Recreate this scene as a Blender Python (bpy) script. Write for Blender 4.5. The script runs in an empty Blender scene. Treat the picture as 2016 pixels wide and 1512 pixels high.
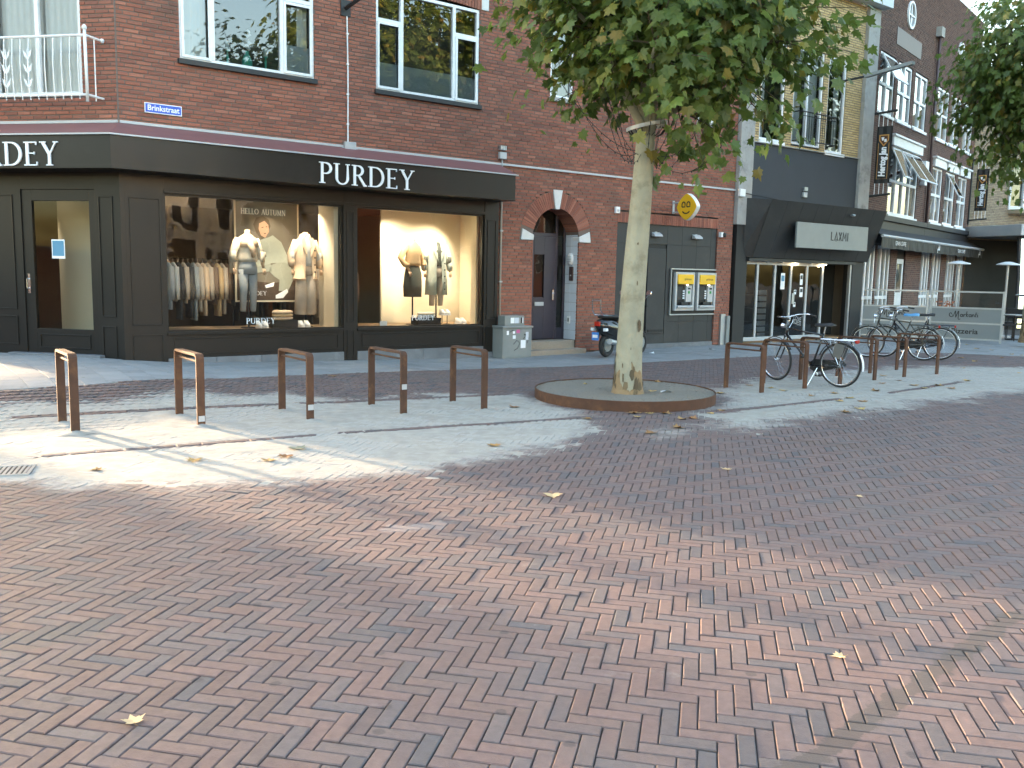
import bpy, math, random
import numpy as np
from mathutils import Matrix, Vector
R = math.radians
random.seed(7); rng = np.random.default_rng(7)
scene = bpy.context.scene
C = scene.collection

# ------------------------------------------------------------------ camera, sky, sun, exposure
CAM_H = 1.64
cam_d = bpy.data.cameras.new('camera'); cam = bpy.data.objects.new('camera', cam_d); C.objects.link(cam)
cam_d.sensor_width = 36; cam_d.lens = 1733.8 / 2016 * 36; cam_d.clip_start = 0.05; cam_d.clip_end = 600
cam.matrix_world = Matrix(((0.99980712, -0.01963974, 0, 0), (0.00243392, 0.12390427, -0.99229119, 0),
                           (0.01948834, 0.9920998, 0.12392817, CAM_H), (0, 0, 0, 1)))
scene.camera = cam
SUN_EL, SUN_AZ = R(5.5), math.atan2(0.616, -0.788)          # direction towards the sun, from +X
world = bpy.data.worlds.new('World'); scene.world = world; world.use_nodes = True
wn = world.node_tree.nodes; wl = world.node_tree.links
sky = wn.new('ShaderNodeTexSky'); sky.sky_type = 'NISHITA'; sky.sun_disc = False
sky.sun_elevation = SUN_EL; sky.sun_rotation = math.pi / 2 - SUN_AZ; sky.air_density = 1.0; sky.dust_density = 3.0; sky.ozone_density = 1.0
bg = wn['Background']; bg.inputs['Strength'].default_value = 0.15; wl.new(sky.outputs[0], bg.inputs[0])
sun_d = bpy.data.lights.new('sun', 'SUN'); sun_d.energy = 2.0; sun_d.angle = R(1.4); sun_d.color = (1, 0.72, 0.46)
sun = bpy.data.objects.new('sun', sun_d); C.objects.link(sun)
sdir = Vector((math.cos(SUN_AZ) * math.cos(SUN_EL), math.sin(SUN_AZ) * math.cos(SUN_EL), math.sin(SUN_EL)))
sun.rotation_euler = sdir.to_track_quat('Z', 'Y').to_euler()
vs = scene.view_settings; vs.view_transform = 'Standard'; vs.look = 'None'; vs.gamma = 1; vs.use_curve_mapping = False; vs.exposure = 3.75
cy = scene.cycles; cy.use_denoising = True; cy.max_bounces = 6; cy.transparent_max_bounces = 12; cy.diffuse_bounces = 3; cy.glossy_bounces = 3; cy.use_adaptive_sampling = True; cy.adaptive_threshold = .025
cy.sample_clamp_indirect = 6; cy.caustics_reflective = False; cy.caustics_refractive = False

# ------------------------------------------------------------------ helpers
class MB:
    """collects shapes, builds ONE mesh object"""
    def __init__(s, T=None): s.v = []; s.f = []; s.T = T
    def add(s, vs, fs):
        n = len(s.v)
        s.v.extend(tuple(s.T @ Vector(p)) if s.T is not None else tuple(p) for p in vs)
        s.f.extend(tuple(i + n for i in f) for f in fs); return s
    def box(s, x0, x1, y0, y1, z0, z1):
        return s.add([(x0,y0,z0),(x1,y0,z0),(x1,y1,z0),(x0,y1,z0),(x0,y0,z1),(x1,y0,z1),(x1,y1,z1),(x0,y1,z1)],
                     [(0,3,2,1),(4,5,6,7),(0,1,5,4),(1,2,6,5),(2,3,7,6),(3,0,4,7)])
    def quad(s, *p): return s.add(p, [(0,1,2,3)])
    def ring(s, rings, close=True, cap=True):
        """loft through rings of equal point count"""
        n = len(rings[0]); vs = [p for r in rings for p in r]; fs = []
        for i in range(len(rings) - 1):
            for j in range(n if close else n - 1):
                k = (j + 1) % n; fs.append((i*n+j, i*n+k, (i+1)*n+k, (i+1)*n+j))
        if cap and close: fs.append(tuple(range(n))[::-1]); fs.append(tuple((len(rings)-1)*n + j for j in range(n)))
        return s.add(vs, fs)
    def tube(s, pts, r, n=8, closed=False):
        pts = [Vector(p) for p in pts]; rs = r if isinstance(r, (list, tuple)) else [r] * len(pts); rings = []
        ref = None
        for i, p in enumerate(pts):
            if closed: d = pts[(i+1) % len(pts)] - pts[i-1]
            else: d = pts[min(i+1, len(pts)-1)] - pts[max(i-1, 0)]
            d.normalize()
            if ref is None or abs(ref.dot(d)) > 0.98: ref = Vector((0,0,1)) if abs(d.z) < 0.9 else Vector((1,0,0))
            a = d.cross(ref).normalized(); b = d.cross(a).normalized(); ref = a.cross(d)
            rings.append([tuple(p + (a*math.cos(t) + b*math.sin(t)) * rs[i]) for t in [2*math.pi*k/n for k in range(n)]])
        if closed: rings.append(rings[0]); return s.ring(rings, cap=False)
        return s.ring(rings)
    def ell(s, rings, n=14):
        """loft of ellipses: (cx,cy,cz,rx,ry[,rot])"""
        out = []
        for q in rings:
            cx, cy_, cz, rx, ry = q[:5]; ro = q[5] if len(q) > 5 else 0
            out.append([(cx + rx*math.cos(t)*math.cos(ro) - ry*math.sin(t)*math.sin(ro), cy_ + rx*math.cos(t)*math.sin(ro) + ry*math.sin(t)*math.cos(ro), cz)
                        for t in [2*math.pi*k/n for k in range(n)]])
        return s.ring(out)
    def ext(s, poly, y0, y1):
        """polygon in x,z extruded from y0 to y1"""
        n = len(poly); vs = [(x, y0, z) for x, z in poly] + [(x, y1, z) for x, z in poly]
        return s.add(vs, [tuple(range(n)), tuple(range(2*n-1, n-1, -1))] + [(j, j+n, (j+1) % n + n, (j+1) % n) for j in range(n)])
    def extz(s, poly, z0, z1):
        n = len(poly); vs = [(x, y, z0) for x, y in poly] + [(x, y, z1) for x, y in poly]
        return s.add(vs, [tuple(range(n))[::-1], tuple(range(n, 2*n))] + [(j, (j+1) % n, (j+1) % n + n, j+n) for j in range(n)])
    def ribbon(s, pts, w, y0, y1):
        """flat stroke in x,z of width w (scalar or list), from y0 (front) to y1"""
        ws = w if isinstance(w, (list, tuple)) else [w] * len(pts); a = []; b = []
        for i, p in enumerate(pts):
            q0 = pts[max(i-1, 0)]; q1 = pts[min(i+1, len(pts)-1)]
            dx, dz = q1[0]-q0[0], q1[1]-q0[1]; l = math.hypot(dx, dz) or 1
            nx, nz = -dz/l*ws[i]/2, dx/l*ws[i]/2
            a.append((p[0]+nx, p[1]+nz)); b.append((p[0]-nx, p[1]-nz))
        n = len(pts); vs = [(x,y0,z) for x,z in a] + [(x,y0,z) for x,z in b] + [(x,y1,z) for x,z in a] + [(x,y1,z) for x,z in b]; fs = []
        for i in range(n-1):
            fs += [(i, n+i, n+i+1, i+1), (i, i+1, 2*n+i+1, 2*n+i), (n+i, 3*n+i, 3*n+i+1, n+i+1)]
        fs += [(0, 2*n, 3*n, n), (n-1, 2*n-1, 4*n-1, 3*n-1)]
        return s.add(vs, fs)
    def mesh(s, name, mat=None, smooth=False):
        me = bpy.data.meshes.new(name); me.from_pydata(s.v, [], s.f); me.validate(); me.update()
        if mat: me.materials.append(mat)
        if smooth:
            for p in me.polygons: p.use_smooth = True
        return me
    def build(s, name, mat, parent=None, smooth=False, bevel=0, loc=None, **kw):
        o = bpy.data.objects.new(name, s.mesh(name, mat, smooth)); C.objects.link(o); o.parent = parent
        if loc: o.location = loc
        if bevel:
            m = o.modifiers.new('bevel', 'BEVEL'); m.width = bevel; m.segments = 2; m.limit_method = 'ANGLE'; m.angle_limit = R(40)
        return tag(o, **kw)
def tag(o, label=None, cat=None, group=None, kind=None):
    if label: o['label'] = label
    if cat: o['category'] = cat
    if group: o['group'] = group
    if kind: o['kind'] = kind
    return o
def thing(name, label, cat, loc=(0,0,0), rz=0, group=None, kind=None):
    o = bpy.data.objects.new(name, None); C.objects.link(o); o.location = loc; o.rotation_euler = (0, 0, rz); o.empty_display_size = .1
    return tag(o, label, cat, group, kind)
def copy_tree(o, parent=None):
    c = o.copy(); C.objects.link(c); c.parent = parent
    for ch in list(o.children): copy_tree(ch, c)
    return c
def inst(name, me, parent, loc, rz=0, scale=None):
    o = bpy.data.objects.new(name, me); C.objects.link(o); o.parent = parent; o.location = loc; o.rotation_euler = (0, 0, rz)
    if scale: o.scale = scale
    return o
def text_mesh(body, size, depth=0.002, align='CENTER', xs=1.0, shear=0.0, bold=0.0):
    """flat lettering as (verts, faces) in x,z, facing -y, centred on its height"""
    cu = bpy.data.curves.new('t', 'FONT'); cu.body = body; cu.size = size; cu.align_x = align; cu.align_y = 'CENTER'; cu.resolution_u = 3; cu.shear = shear; cu.offset = bold
    o = bpy.data.objects.new('t', cu); C.objects.link(o); bpy.context.view_layer.update()
    me = bpy.data.meshes.new_from_object(o.evaluated_get(bpy.context.evaluated_depsgraph_get()))
    vs = [(v.co.x * xs, -depth, v.co.y) for v in me.vertices]; fs = [tuple(p.vertices) for p in me.polygons]
    bpy.data.objects.remove(o); bpy.data.curves.remove(cu); bpy.data.meshes.remove(me)
    return vs, fs

# ------------------------------------------------------------------ procedural materials
def mat(name, col, rough=.6, metal=0, var=.12, scale=3.0, piece=0.0, cols=None, bump=0.0, bscale=60, coat=0, spec=.5, dirt=None, dirt_amt=0, dscale=.7, emit=None, estr=0, sand=False, trans=0, spots=None, stains=()):
    m = bpy.data.materials.new(name); m.use_nodes = True; nt = m.node_tree; n = nt.nodes; l = nt.links; p = n['Principled BSDF']
    p.inputs['Roughness'].default_value = rough; p.inputs['Metallic'].default_value = metal
    p.inputs['Coat Weight'].default_value = coat; p.inputs['Coat Roughness'].default_value = .08; p.inputs['Specular IOR Level'].default_value = spec
    geo = n.new('ShaderNodeNewGeometry')
    def noise(sc, det=5, ro=.6):
        t = n.new('ShaderNodeTexNoise'); t.inputs['Scale'].default_value = sc; t.inputs['Detail'].default_value = det; t.inputs['Roughness'].default_value = ro
        l.new(geo.outputs['Position'], t.inputs['Vector']); return t
    def math_(op, a, b=None, c=None):
        t = n.new('ShaderNodeMath'); t.operation = op
        for i, q in enumerate((a, b, c)):
            if q is None: continue
            if isinstance(q, (int, float)): t.inputs[i].default_value = q
            else: l.new(q, t.inputs[i])
        return t.outputs[0]
    def ramp(fac, stops, interp='LINEAR'):
        t = n.new('ShaderNodeValToRGB'); e = t.color_ramp.elements; t.color_ramp.interpolation = interp
        while len(e) < len(stops): e.new(.5)
        while len(e) > len(stops): e.remove(e[-1])
        for i, (q, cc) in enumerate(stops): e[i].position = q; e[i].color = (*cc, 1)
        l.new(fac, t.inputs[0]); return t.outputs[0]
    def mix(fac, a, b, typ='MIX'):
        t = n.new('ShaderNodeMix'); t.data_type = 'RGBA'; t.blend_type = typ
        for i, q in ((0, fac), (6, a), (7, b)):
            if isinstance(q, (int, float)): t.inputs[i].default_value = q
            elif isinstance(q, tuple): t.inputs[i].default_value = (*q, 1)
            else: l.new(q, t.inputs[i])
        return t.outputs[2]
    def step(v, a, b):
        t = n.new('ShaderNodeMapRange'); t.interpolation_type = 'SMOOTHSTEP'; t.inputs[1].default_value = a; t.inputs[2].default_value = b; l.new(v, t.inputs[0]); return t.outputs[0]
    rnd = None
    if cols or piece:
        oi = n.new('ShaderNodeObjectInfo'); rnd = math_('FRACT', math_('ADD', geo.outputs['Random Per Island'], oi.outputs['Random']))
    base = ramp(rnd, [(i / max(1, len(cols) - 1), cc) for i, cc in enumerate(cols)]) if cols else None
    val = math_('MULTIPLY_ADD', noise(scale).outputs[0], 2 * var, 1 - var)
    if piece:
        r2 = math_('FRACT', math_('MULTIPLY', rnd, 7.31)); val = math_('MULTIPLY', val, math_('MULTIPLY_ADD', r2, 2 * piece, 1 - piece))
    hs = n.new('ShaderNodeHueSaturation'); l.new(val, hs.inputs['Value'])
    if base is not None: l.new(base, hs.inputs['Color'])
    else: hs.inputs['Color'].default_value = (*col, 1)
    out = hs.outputs[0]
    if dirt:
        f = step(noise(dscale, 8, .7).outputs[0], .5, .72); out = mix(math_('MULTIPLY', f, dirt_amt), out, dirt)
    if spots:
        vo = n.new('ShaderNodeTexVoronoi'); vo.voronoi_dimensions = '2D'; vo.inputs['Scale'].default_value = 2.6; l.new(geo.outputs['Position'], vo.inputs['Vector'])
        f = step(math_('ADD', vo.outputs['Distance'], math_('MULTIPLY', noise(30).outputs[0], .06)), .105, .07)
        sx = n.new('ShaderNodeSeparateColor'); l.new(vo.outputs['Color'], sx.inputs[0])
        out = mix(math_('MULTIPLY', math_('MULTIPLY', f, step(sx.outputs[0], .45, .6)), .6), out, spots)
    for (ax, ay, bx, by, w, cc, am) in stains:
        L = math.hypot(bx-ax, by-ay); ux, uy = (bx-ax)/L, (by-ay)/L; sp = n.new('ShaderNodeSeparateXYZ'); l.new(geo.outputs['Position'], sp.inputs[0])
        X0, Y0 = math_('SUBTRACT', sp.outputs[0], ax), math_('SUBTRACT', sp.outputs[1], ay)
        al = math_('ADD', math_('MULTIPLY', X0, ux), math_('MULTIPLY', Y0, uy)); pe = math_('ABSOLUTE', math_('SUBTRACT', math_('MULTIPLY', X0, uy), math_('MULTIPLY', Y0, ux)))
        ov = math_('MAXIMUM', math_('SUBTRACT', math_('MULTIPLY', al, -1), 0), math_('SUBTRACT', al, L)); ov = math_('MAXIMUM', ov, 0)
        dd = math_('ADD', math_('ADD', pe, ov), math_('MULTIPLY_ADD', noise(7, 6, .7).outputs[0], w*4.0, -w*2.0))
        out = mix(math_('MULTIPLY', step(dd, w*1.05, w*.75), am), out, cc)
    if sand:
        at = n.new('ShaderNodeAttribute'); at.attribute_name = 'sand'
        fine = noise(9, 8, .72).outputs[0]; big = noise(1.6, 6, .65).outputs[0]
        k = math_('ADD', math_('MULTIPLY_ADD', fine, .9, -.45), math_('MULTIPLY_ADD', big, 1.5, -.75))
        f = step(math_('ADD', at.outputs['Fac'], k), .18, .78)
        grain = ramp(noise(240, 3, .5).outputs[0], [(.3, (.32, .30, .265)), (.7, (.46, .44, .40))])
        out = mix(math_('MULTIPLY', f, .93), out, grain)
    l.new(out, p.inputs['Base Color'])
    if bump:
        b = n.new('ShaderNodeBump'); b.inputs['Strength'].default_value = 1; b.inputs['Distance'].default_value = bump
        l.new(noise(bscale, 6, .65).outputs[0], b.inputs['Height']); l.new(b.outputs[0], p.inputs['Normal'])
    if emit: p.inputs['Emission Color'].default_value = (*emit, 1); p.inputs['Emission Strength'].default_value = estr
    if trans:
        tr = n.new('ShaderNodeBsdfTranslucent'); l.new(out, tr.inputs[0]); mx = n.new('ShaderNodeMixShader'); mx.inputs[0].default_value = trans
        l.new(p.outputs[0], mx.inputs[1]); l.new(tr.outputs[0], mx.inputs[2]); l.new(mx.outputs[0], n['Material Output'].inputs[0])
    return m
def glass(name, tint=(1, 1, 1), ior=1.5, boost=1.0, rough=0.0, wavy=.0006):
    m = bpy.data.materials.new(name); m.use_nodes = True; n = m.node_tree.nodes; l = m.node_tree.links; n.remove(n['Principled BSDF'])
    t = n.new('ShaderNodeBsdfTransparent'); t.inputs[0].default_value = (*tint, 1); g = n.new('ShaderNodeBsdfGlossy'); g.inputs['Roughness'].default_value = rough
    fr = n.new('ShaderNodeFresnel'); fr.inputs[0].default_value = ior; mu = n.new('ShaderNodeMath'); mu.operation = 'MULTIPLY'; mu.use_clamp = True; mu.inputs[1].default_value = boost
    mx = n.new('ShaderNodeMixShader'); l.new(fr.outputs[0], mu.inputs[0]); l.new(mu.outputs[0], mx.inputs[0]); l.new(t.outputs[0], mx.inputs[1]); l.new(g.outputs[0], mx.inputs[2]); l.new(mx.outputs[0], n['Material Output'].inputs[0])
    if wavy:
        ge = n.new('ShaderNodeNewGeometry'); nz = n.new('ShaderNodeTexNoise'); nz.inputs['Scale'].default_value = 1.6; nz.inputs['Detail'].default_value = 1; b = n.new('ShaderNodeBump'); b.inputs['Distance'].default_value = wavy * 10
        l.new(ge.outputs['Position'], nz.inputs['Vector']); l.new(nz.outputs[0], b.inputs['Height']); l.new(b.outputs[0], g.inputs['Normal'])
    return m
X = {}
X['brick'] = mat('red_brick', None, .9, cols=[(.265,.094,.061),(.30,.108,.069),(.325,.123,.08),(.285,.10,.066),(.35,.142,.095),(.245,.096,.066),(.215,.087,.064)], piece=.09, var=.16, scale=14, bump=.004, bscale=90, dirt=(.11,.07,.055), dirt_amt=.5, dscale=.8)
X['mortar'] = mat('mortar', (.17,.13,.11), .95, var=.2, scale=20, bump=.002)
X['yellow_brick'] = mat('yellow_brick', None, .85, cols=[(.50,.36,.17),(.58,.43,.22),(.46,.33,.15),(.54,.40,.2)], piece=.08, bump=.003, bscale=90)
X['brown_brick'] = mat('brown_brick', None, .9, cols=[(.085,.048,.04),(.115,.06,.048),(.135,.072,.055),(.10,.055,.047)], piece=.12, bump=.003)
X['beige_brick'] = mat('beige_brick', None, .9, cols=[(.30,.24,.16),(.36,.29,.2),(.27,.21,.145)], piece=.1, bump=.003)
STAINS = [(.95,2.75,2.55,4.25,.05,(.075,.064,.056),.7), (-.75,5.5,-.45,5.62,.09,(.30,.29,.29),.3), (2.75,9.75,3.1,9.85,.08,(.36,.36,.34),.35), (-2.9,5.9,-2.2,6.3,.11,(.10,.10,.11),.5), (1.2,8.3,2.4,7.9,.12,(.10,.085,.085),.45), (2.9,8.9,3.5,8.6,.12,(.12,.085,.07),.5), (-2.3,3.5,-1.9,3.9,.12,(.10,.095,.09),.4)]
X['paver'] = mat('clay_paver', None, .8, cols=[(.140,.096,.088),(.154,.102,.092),(.136,.10,.096),(.116,.099,.099),(.162,.109,.097),(.147,.103,.095),(.13,.097,.092),(.095,.09,.097)], piece=.09, var=.34, scale=24, bump=.0026, bscale=110, dirt=(.132,.112,.104), dirt_amt=.7, dscale=.5, sand=True, spots=(.05,.046,.046), stains=STAINS)
X['joint'] = mat('paving_joint', (.07,.058,.05), .95, var=.3, scale=30, sand=True)
X['tile'] = mat('concrete_tile', None, .8, cols=[(.235,.245,.25),(.26,.268,.272),(.22,.23,.237)], piece=.05, var=.12, scale=6, bump=.0012, bscale=150, dirt=(.15,.15,.15), dirt_amt=.6, dscale=.9, spots=(.12,.12,.12))
X['black'] = mat('black_paint', (.0095,.0082,.0068), .42, var=.3, scale=2, coat=.05, spec=.35, dirt=(.02,.018,.016), dirt_amt=.5, dscale=1.2, bump=.0006, bscale=9)
X['black_matt'] = mat('black_matt', (.012,.012,.0125), .6, var=.2)
X['anthracite'] = mat('anthracite_panel', (.023,.024,.0255), .55, var=.12, scale=2, piece=.06, bump=.0006, bscale=30, dirt=(.07,.068,.065), dirt_amt=.35)
X['grey_wall'] = mat('dark_grey_render', (.045,.05,.058), .8, var=.1, scale=2, bump=.002)
X['white'] = mat('white_paint', (.80,.81,.82), .4, var=.06, scale=6, dirt=(.5,.49,.46), dirt_amt=.35, dscale=2)
X['stone_white'] = mat('white_stone', (.66,.66,.65), .75, var=.08, scale=9, bump=.002, dirt=(.4,.39,.36), dirt_amt=.4)
X['bluestone'] = mat('blue_stone', (.14,.15,.165), .6, var=.35, scale=3, bump=.001, dirt=(.26,.27,.28), dirt_amt=.6, dscale=2)
X['concrete'] = mat('weathered_concrete', (.36,.35,.33), .9, var=.25, scale=5, bump=.004, dirt=(.14,.135,.13), dirt_amt=.75, dscale=2.2)
X['rust'] = mat('weathering_steel', None, .85, cols=[(.075,.034,.018),(.095,.042,.022),(.062,.03,.018)], var=.4, scale=7, bump=.001, bscale=180, dirt=(.19,.085,.034), dirt_amt=.7, dscale=4)
X['gravel'] = mat('bound_gravel', (.20,.18,.15), .95, var=.45, scale=110, bump=.006, bscale=130, dirt=(.16,.16,.155), dirt_amt=.5)
X['sandpile'] = mat('loose_sand', (.35,.33,.29), .95, var=.36, scale=7, bump=.004, bscale=90, dirt=(.29,.265,.235), dirt_amt=.6, dscale=2.5)
X['steel'] = mat('galvanised_steel', (.42,.44,.46), .42, metal=.7, var=.15, scale=6)
X['chrome'] = mat('chrome', (.75,.76,.78), .18, metal=1, var=.05)
X['grey_metal'] = mat('grey_enamel', (.22,.235,.23), .45, var=.12, scale=4, dirt=(.3,.31,.3), dirt_amt=.4)
X['pale_metal'] = mat('pale_grey_metal', (.45,.46,.47), .5, metal=.2, var=.1)
X['red_flash'] = mat('red_flashing', (.20,.085,.08), .6, var=.2, scale=4)
X['glass'] = glass('shop_glass', (.97,.98,.97), 1.5, 1.1)
X['winglass'] = glass('window_glass', (.75,.8,.8), 1.5, 3.2, wavy=.00015)
X['darkglass'] = glass('tinted_glass', (.5,.52,.5), 1.5, 1.6)
X['film'] = mat('frosted_film', (.30,.36,.40), .35, var=.06, spec=.6)
X['dark_room'] = mat('dark_room', (.05,.05,.048), .9, var=.3, scale=1)
X['curtain'] = mat('net_curtain', (.62,.66,.70), .9, var=.12, scale=2)
X['dark_curtain'] = mat('dark_curtain', (.12,.105,.09), .9, var=.25, scale=3)
X['cream'] = mat('cream_wall', (.72,.63,.47), .8, var=.04)
X['shopdark'] = mat('shop_wall', (.16,.125,.09), .8, var=.15)
X['woodfloor'] = mat('wood_floor', (.36,.24,.14), .5, var=.2, scale=6)
X['door_wood'] = mat('dark_door_wood', (.07,.042,.042), .45, var=.25, scale=5)
X['door_blue'] = mat('blue_black_door', (.035,.03,.045), .4, var=.2)
X['white_tile'] = mat('white_glazed_tile', (.62,.66,.72), .25, var=.05, piece=.04)
X['terrazzo'] = mat('terrazzo', (.33,.27,.21), .7, var=.5, scale=60)
X['yellow'] = mat('yellow_plastic', (.82,.48,.02), .3, var=.04, coat=.3)
X['blue_sign'] = mat('blue_enamel', (.015,.09,.55), .35, var=.05)
X['letter'] = mat('white_letter', (.85,.87,.9), .4, var=.02)
X['ink'] = mat('black_ink', (.025,.025,.025), .6, var=.05)
X['rubber'] = mat('rubber', (.025,.025,.026), .8, var=.2)
X['bark'] = mat('plane_bark', None, .95, cols=[(.34,.32,.235)], var=.32, scale=3.4, bump=.014, bscale=16, dirt=(.22,.195,.13), dirt_amt=.8, dscale=3.2)
X['bark_flake'] = mat('flaking_bark', None, .95, cols=[(.11,.08,.05),(.16,.12,.07),(.08,.065,.045)], piece=.2, var=.3, scale=18, bump=.004)
X['bark_raw'] = mat('raw_bark', (.27,.19,.105), .95, var=.3, scale=14, bump=.005, bscale=30, dirt=(.09,.065,.04), dirt_amt=.85, dscale=8)
X['leaf'] = mat('plane_leaf', None, .42, cols=[(.095,.155,.036),(.125,.19,.042),(.155,.215,.045),(.105,.17,.047),(.175,.225,.047),(.11,.175,.052),(.145,.195,.04),(.30,.23,.05)], piece=.3, var=.12, scale=18, trans=.5)
X['dry_leaf'] = mat('dry_leaf', None, .8, cols=[(.42,.24,.08),(.30,.15,.06),(.55,.40,.14),(.26,.12,.05),(.5,.33,.12)], piece=.2, var=.2, scale=40)
X['twig'] = mat('twig', (.09,.07,.045), .9, var=.3)
X['skin'] = mat('mannequin_skin', (.62,.42,.27), .5, var=.04)
# ------------------------------------------------------------------ the lie of the land: facade frame (s along the street front, o out of it)
A1 = R(36.79); FX, FY = .378, 18.2; UX, UY = math.cos(A1), math.sin(A1)
def fo(x, y): return ((x-FX)*UX + (y-FY)*UY, (x-FX)*UY - (y-FY)*UX)
def fw(s, o): return (FX + s*UX + o*UY, FY + s*UY - o*UX)
PS = [-13, -8.3, -7.873, -7.149, -6.173, -5.019, -4.253, -3.013, -1.1, .5, 6, 30]; PZ = [.26, .25, .218, .15, .112, .075, .055, .02, -.02, -.01, 0, 0]
def gz(x, y):
    s, o = fo(x, y); t = np.clip((o - 1.6) / 3.4, 0, 1); return np.interp(s, PS, PZ) * (1 - t*t*(3-2*t))
BND = [(-16,2.9),(-9,2.68),(-6.2,2.15),(-4,1.97),(-2,1.97),(.2,2.25),(3.7,2.45),(5.6,2.6),(7.5,3.0),(9.26,3.92),(10.12,5.29),(10.6,7.5),(10.8,16)]
BXY = [fw(*p) for p in BND]
def bnd_side(x, y):
    """signed distance to the edge of the footway: > 0 on the footway; also the segment"""
    best = None
    for (x0, y0), (x1, y1) in zip(BXY, BXY[1:]):
        dx, dy = x1-x0, y1-y0; L2 = dx*dx + dy*dy; t = min(1, max(0, ((x-x0)*dx + (y-y0)*dy) / L2)); d = math.hypot(x-x0-t*dx, y-y0-t*dy)
        if best is None or d < best[0]: best = (d, (dx*(y-y0) - dy*(x-x0)) / math.sqrt(L2), (x0, y0, dx/math.sqrt(L2), dy/math.sqrt(L2)))
    return (best[0] if best[1] > 0 else -best[0]), best[2]
SANDL = [(-7.6,8.3),(-5.53,9.41),(-4.61,9.81),(-3.87,10.8),(-3.37,10.7),(-2.97,11.2),(-1.97,10.9),(-.76,11.9),(-.06,12.1),(.35,11.37),(.85,10.37),(.9,9.3),(.22,8.3),(-.25,7.78),(-.66,7.23),(-1.25,6.99),(-1.98,6.66),(-2.9,6.5),(-3.9,6.55),(-6.5,6.7)]
SANDR = [(1.7,9.2),(2.34,9.9),(2.75,11.4),(3.04,13.1),(4.15,14.4),(5.86,15.8),(7.29,16.8),(8.69,17.4),(10.23,17.3),(12.5,16.6),(11.5,14.2),(9.07,13.67),(7.98,13.5),(5.95,12.14),(4.46,11.03),(3.58,10.34),(2.51,9.55)]
def sdf(poly, P):
    P = np.asarray(P, float); n = len(poly); d = np.full(len(P), 1e9); ins = np.zeros(len(P), bool)
    for i in range(n):
        a = np.array(poly[i]); b = np.array(poly[(i+1) % n]); e = b - a; w = P - a
        t = np.clip((w @ e) / (e @ e), 0, 1); d = np.minimum(d, np.hypot(*(w - t[:, None]*e).T))
        c = (a[1] <= P[:, 1]) != (b[1] <= P[:, 1])
        with np.errstate(divide='ignore', invalid='ignore'): ins ^= c & (P[:, 0] < a[0] + (P[:, 1]-a[1]) / (b[1]-a[1] + 1e-12) * e[0])
    return np.where(ins, d, -d)
STRIPS = [((-4.07,7.46),(-1.95,8.69)), ((-1.7,8.84),(.95,10.16)), ((-5.17,9.05),(-2.79,10.55)), ((-2.6,10.66),(-.05,12.0)), ((2.55,10.75),(4.6,12.2)), ((5.6,12.95),(7.5,14.6))]
def sand_at(P):
    P = np.asarray(P, float); v = np.maximum(np.clip(.5 + sdf(SANDL, P) / .9, 0, 1), np.clip(.42 + sdf(SANDR, P) / 1.3, 0, .92))
    for a, b in STRIPS:
        a, b = np.array(a), np.array(b); e = b-a; w = P-a; t = np.clip((w @ e)/(e @ e), 0, 1); d = np.hypot(*(w - t[:, None]*e).T); v *= np.clip((d - .03) / .06, 0, 1)
    return v
def add_sand(me, fixed=None):
    co = np.empty(len(me.vertices)*3); me.vertices.foreach_get('co', co); co = co.reshape(-1, 3)
    at = me.attributes.new('sand', 'FLOAT', 'POINT'); at.data.foreach_set('value', sand_at(co[:, :2]).astype(np.float32))
CM = np.array([[.99980712,.00243392,.01948834],[.01963974,-.12390427,-.9920998],[0,.99229119,-.12392817]])
def px(x, y, z):
    q = CM @ np.array([x, y, z - CAM_H]); return (1008 + 1733.8*q[0]/q[2], 756 + 1733.8*q[1]/q[2], q[2]) if q[2] > .1 else (9e9, 9e9, -1)

# bedding under the paving: one sheet out to the horizon, fine where the camera looks
def sheet(xs, ys, name, m):
    nx, ny = len(xs), len(ys); g = [(x, y, float(gz(x, y)) - .012) for y in ys for x in xs]
    b = MB(); b.v = g; b.f = [(j*nx+i, j*nx+i+1, (j+1)*nx+i+1, (j+1)*nx+i) for j in range(ny-1) for i in range(nx-1)]
    o = b.build(name, m, kind='structure'); add_sand(o.data); return o
gx = sorted(set([-200,-90,-40,-25,-17] + list(np.round(np.arange(-14, 16.01, .2), 3)) + [20,30,50,90,200])); gy = sorted(set([-200,-90,-40,-20,-10,-4,0] + list(np.round(np.arange(2, 28.01, .2), 3)) + [34,45,70,200]))
ground = sheet(gx, gy, 'ground', X['joint'])

# clay pavers in herringbone, three to one
plaza = thing('plaza_paving', 'herringbone clay paver street surface', 'paving', kind='structure'); del plaza['category']
CELL, ANG, OX, OY = .0681, R(-12.3), .0764, 3.0398
ca, sa = math.cos(ANG), math.sin(ANG); RING = (1.52, 11.8, 1.21)
cells = {}
for i in range(-190, 260):
    for j in range(-120, 330):
        k = (i - j) % 6
        if k == 0: h = (i + 1.5, j + .5, 0)
        elif k == 5: h = (i + .5, j + 1.5, 1)
        else: continue
        a, b = h[0]*CELL, (h[1] - 1)*CELL; x, y = OX + a*ca - b*sa, OY + a*sa + b*ca
        if not (1.9 < y < 24 and abs(x) < .66*y + 1.2): continue
        if y > 9 and bnd_side(x, y)[0] > .06: continue
        if math.hypot(x - RING[0], y - RING[1]) < RING[2] - .12: continue
        cells[(i, j)] = (x, y, h[2])
pv = list(cells.values()); pv.sort(key=lambda q: q[1] + (9 if not (-60 < px(q[0], q[1], 0)[0] < 2076 and px(q[0], q[1], 0)[1] < 1560) else 0))
near, rest = pv[:300], pv[300:]
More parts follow.
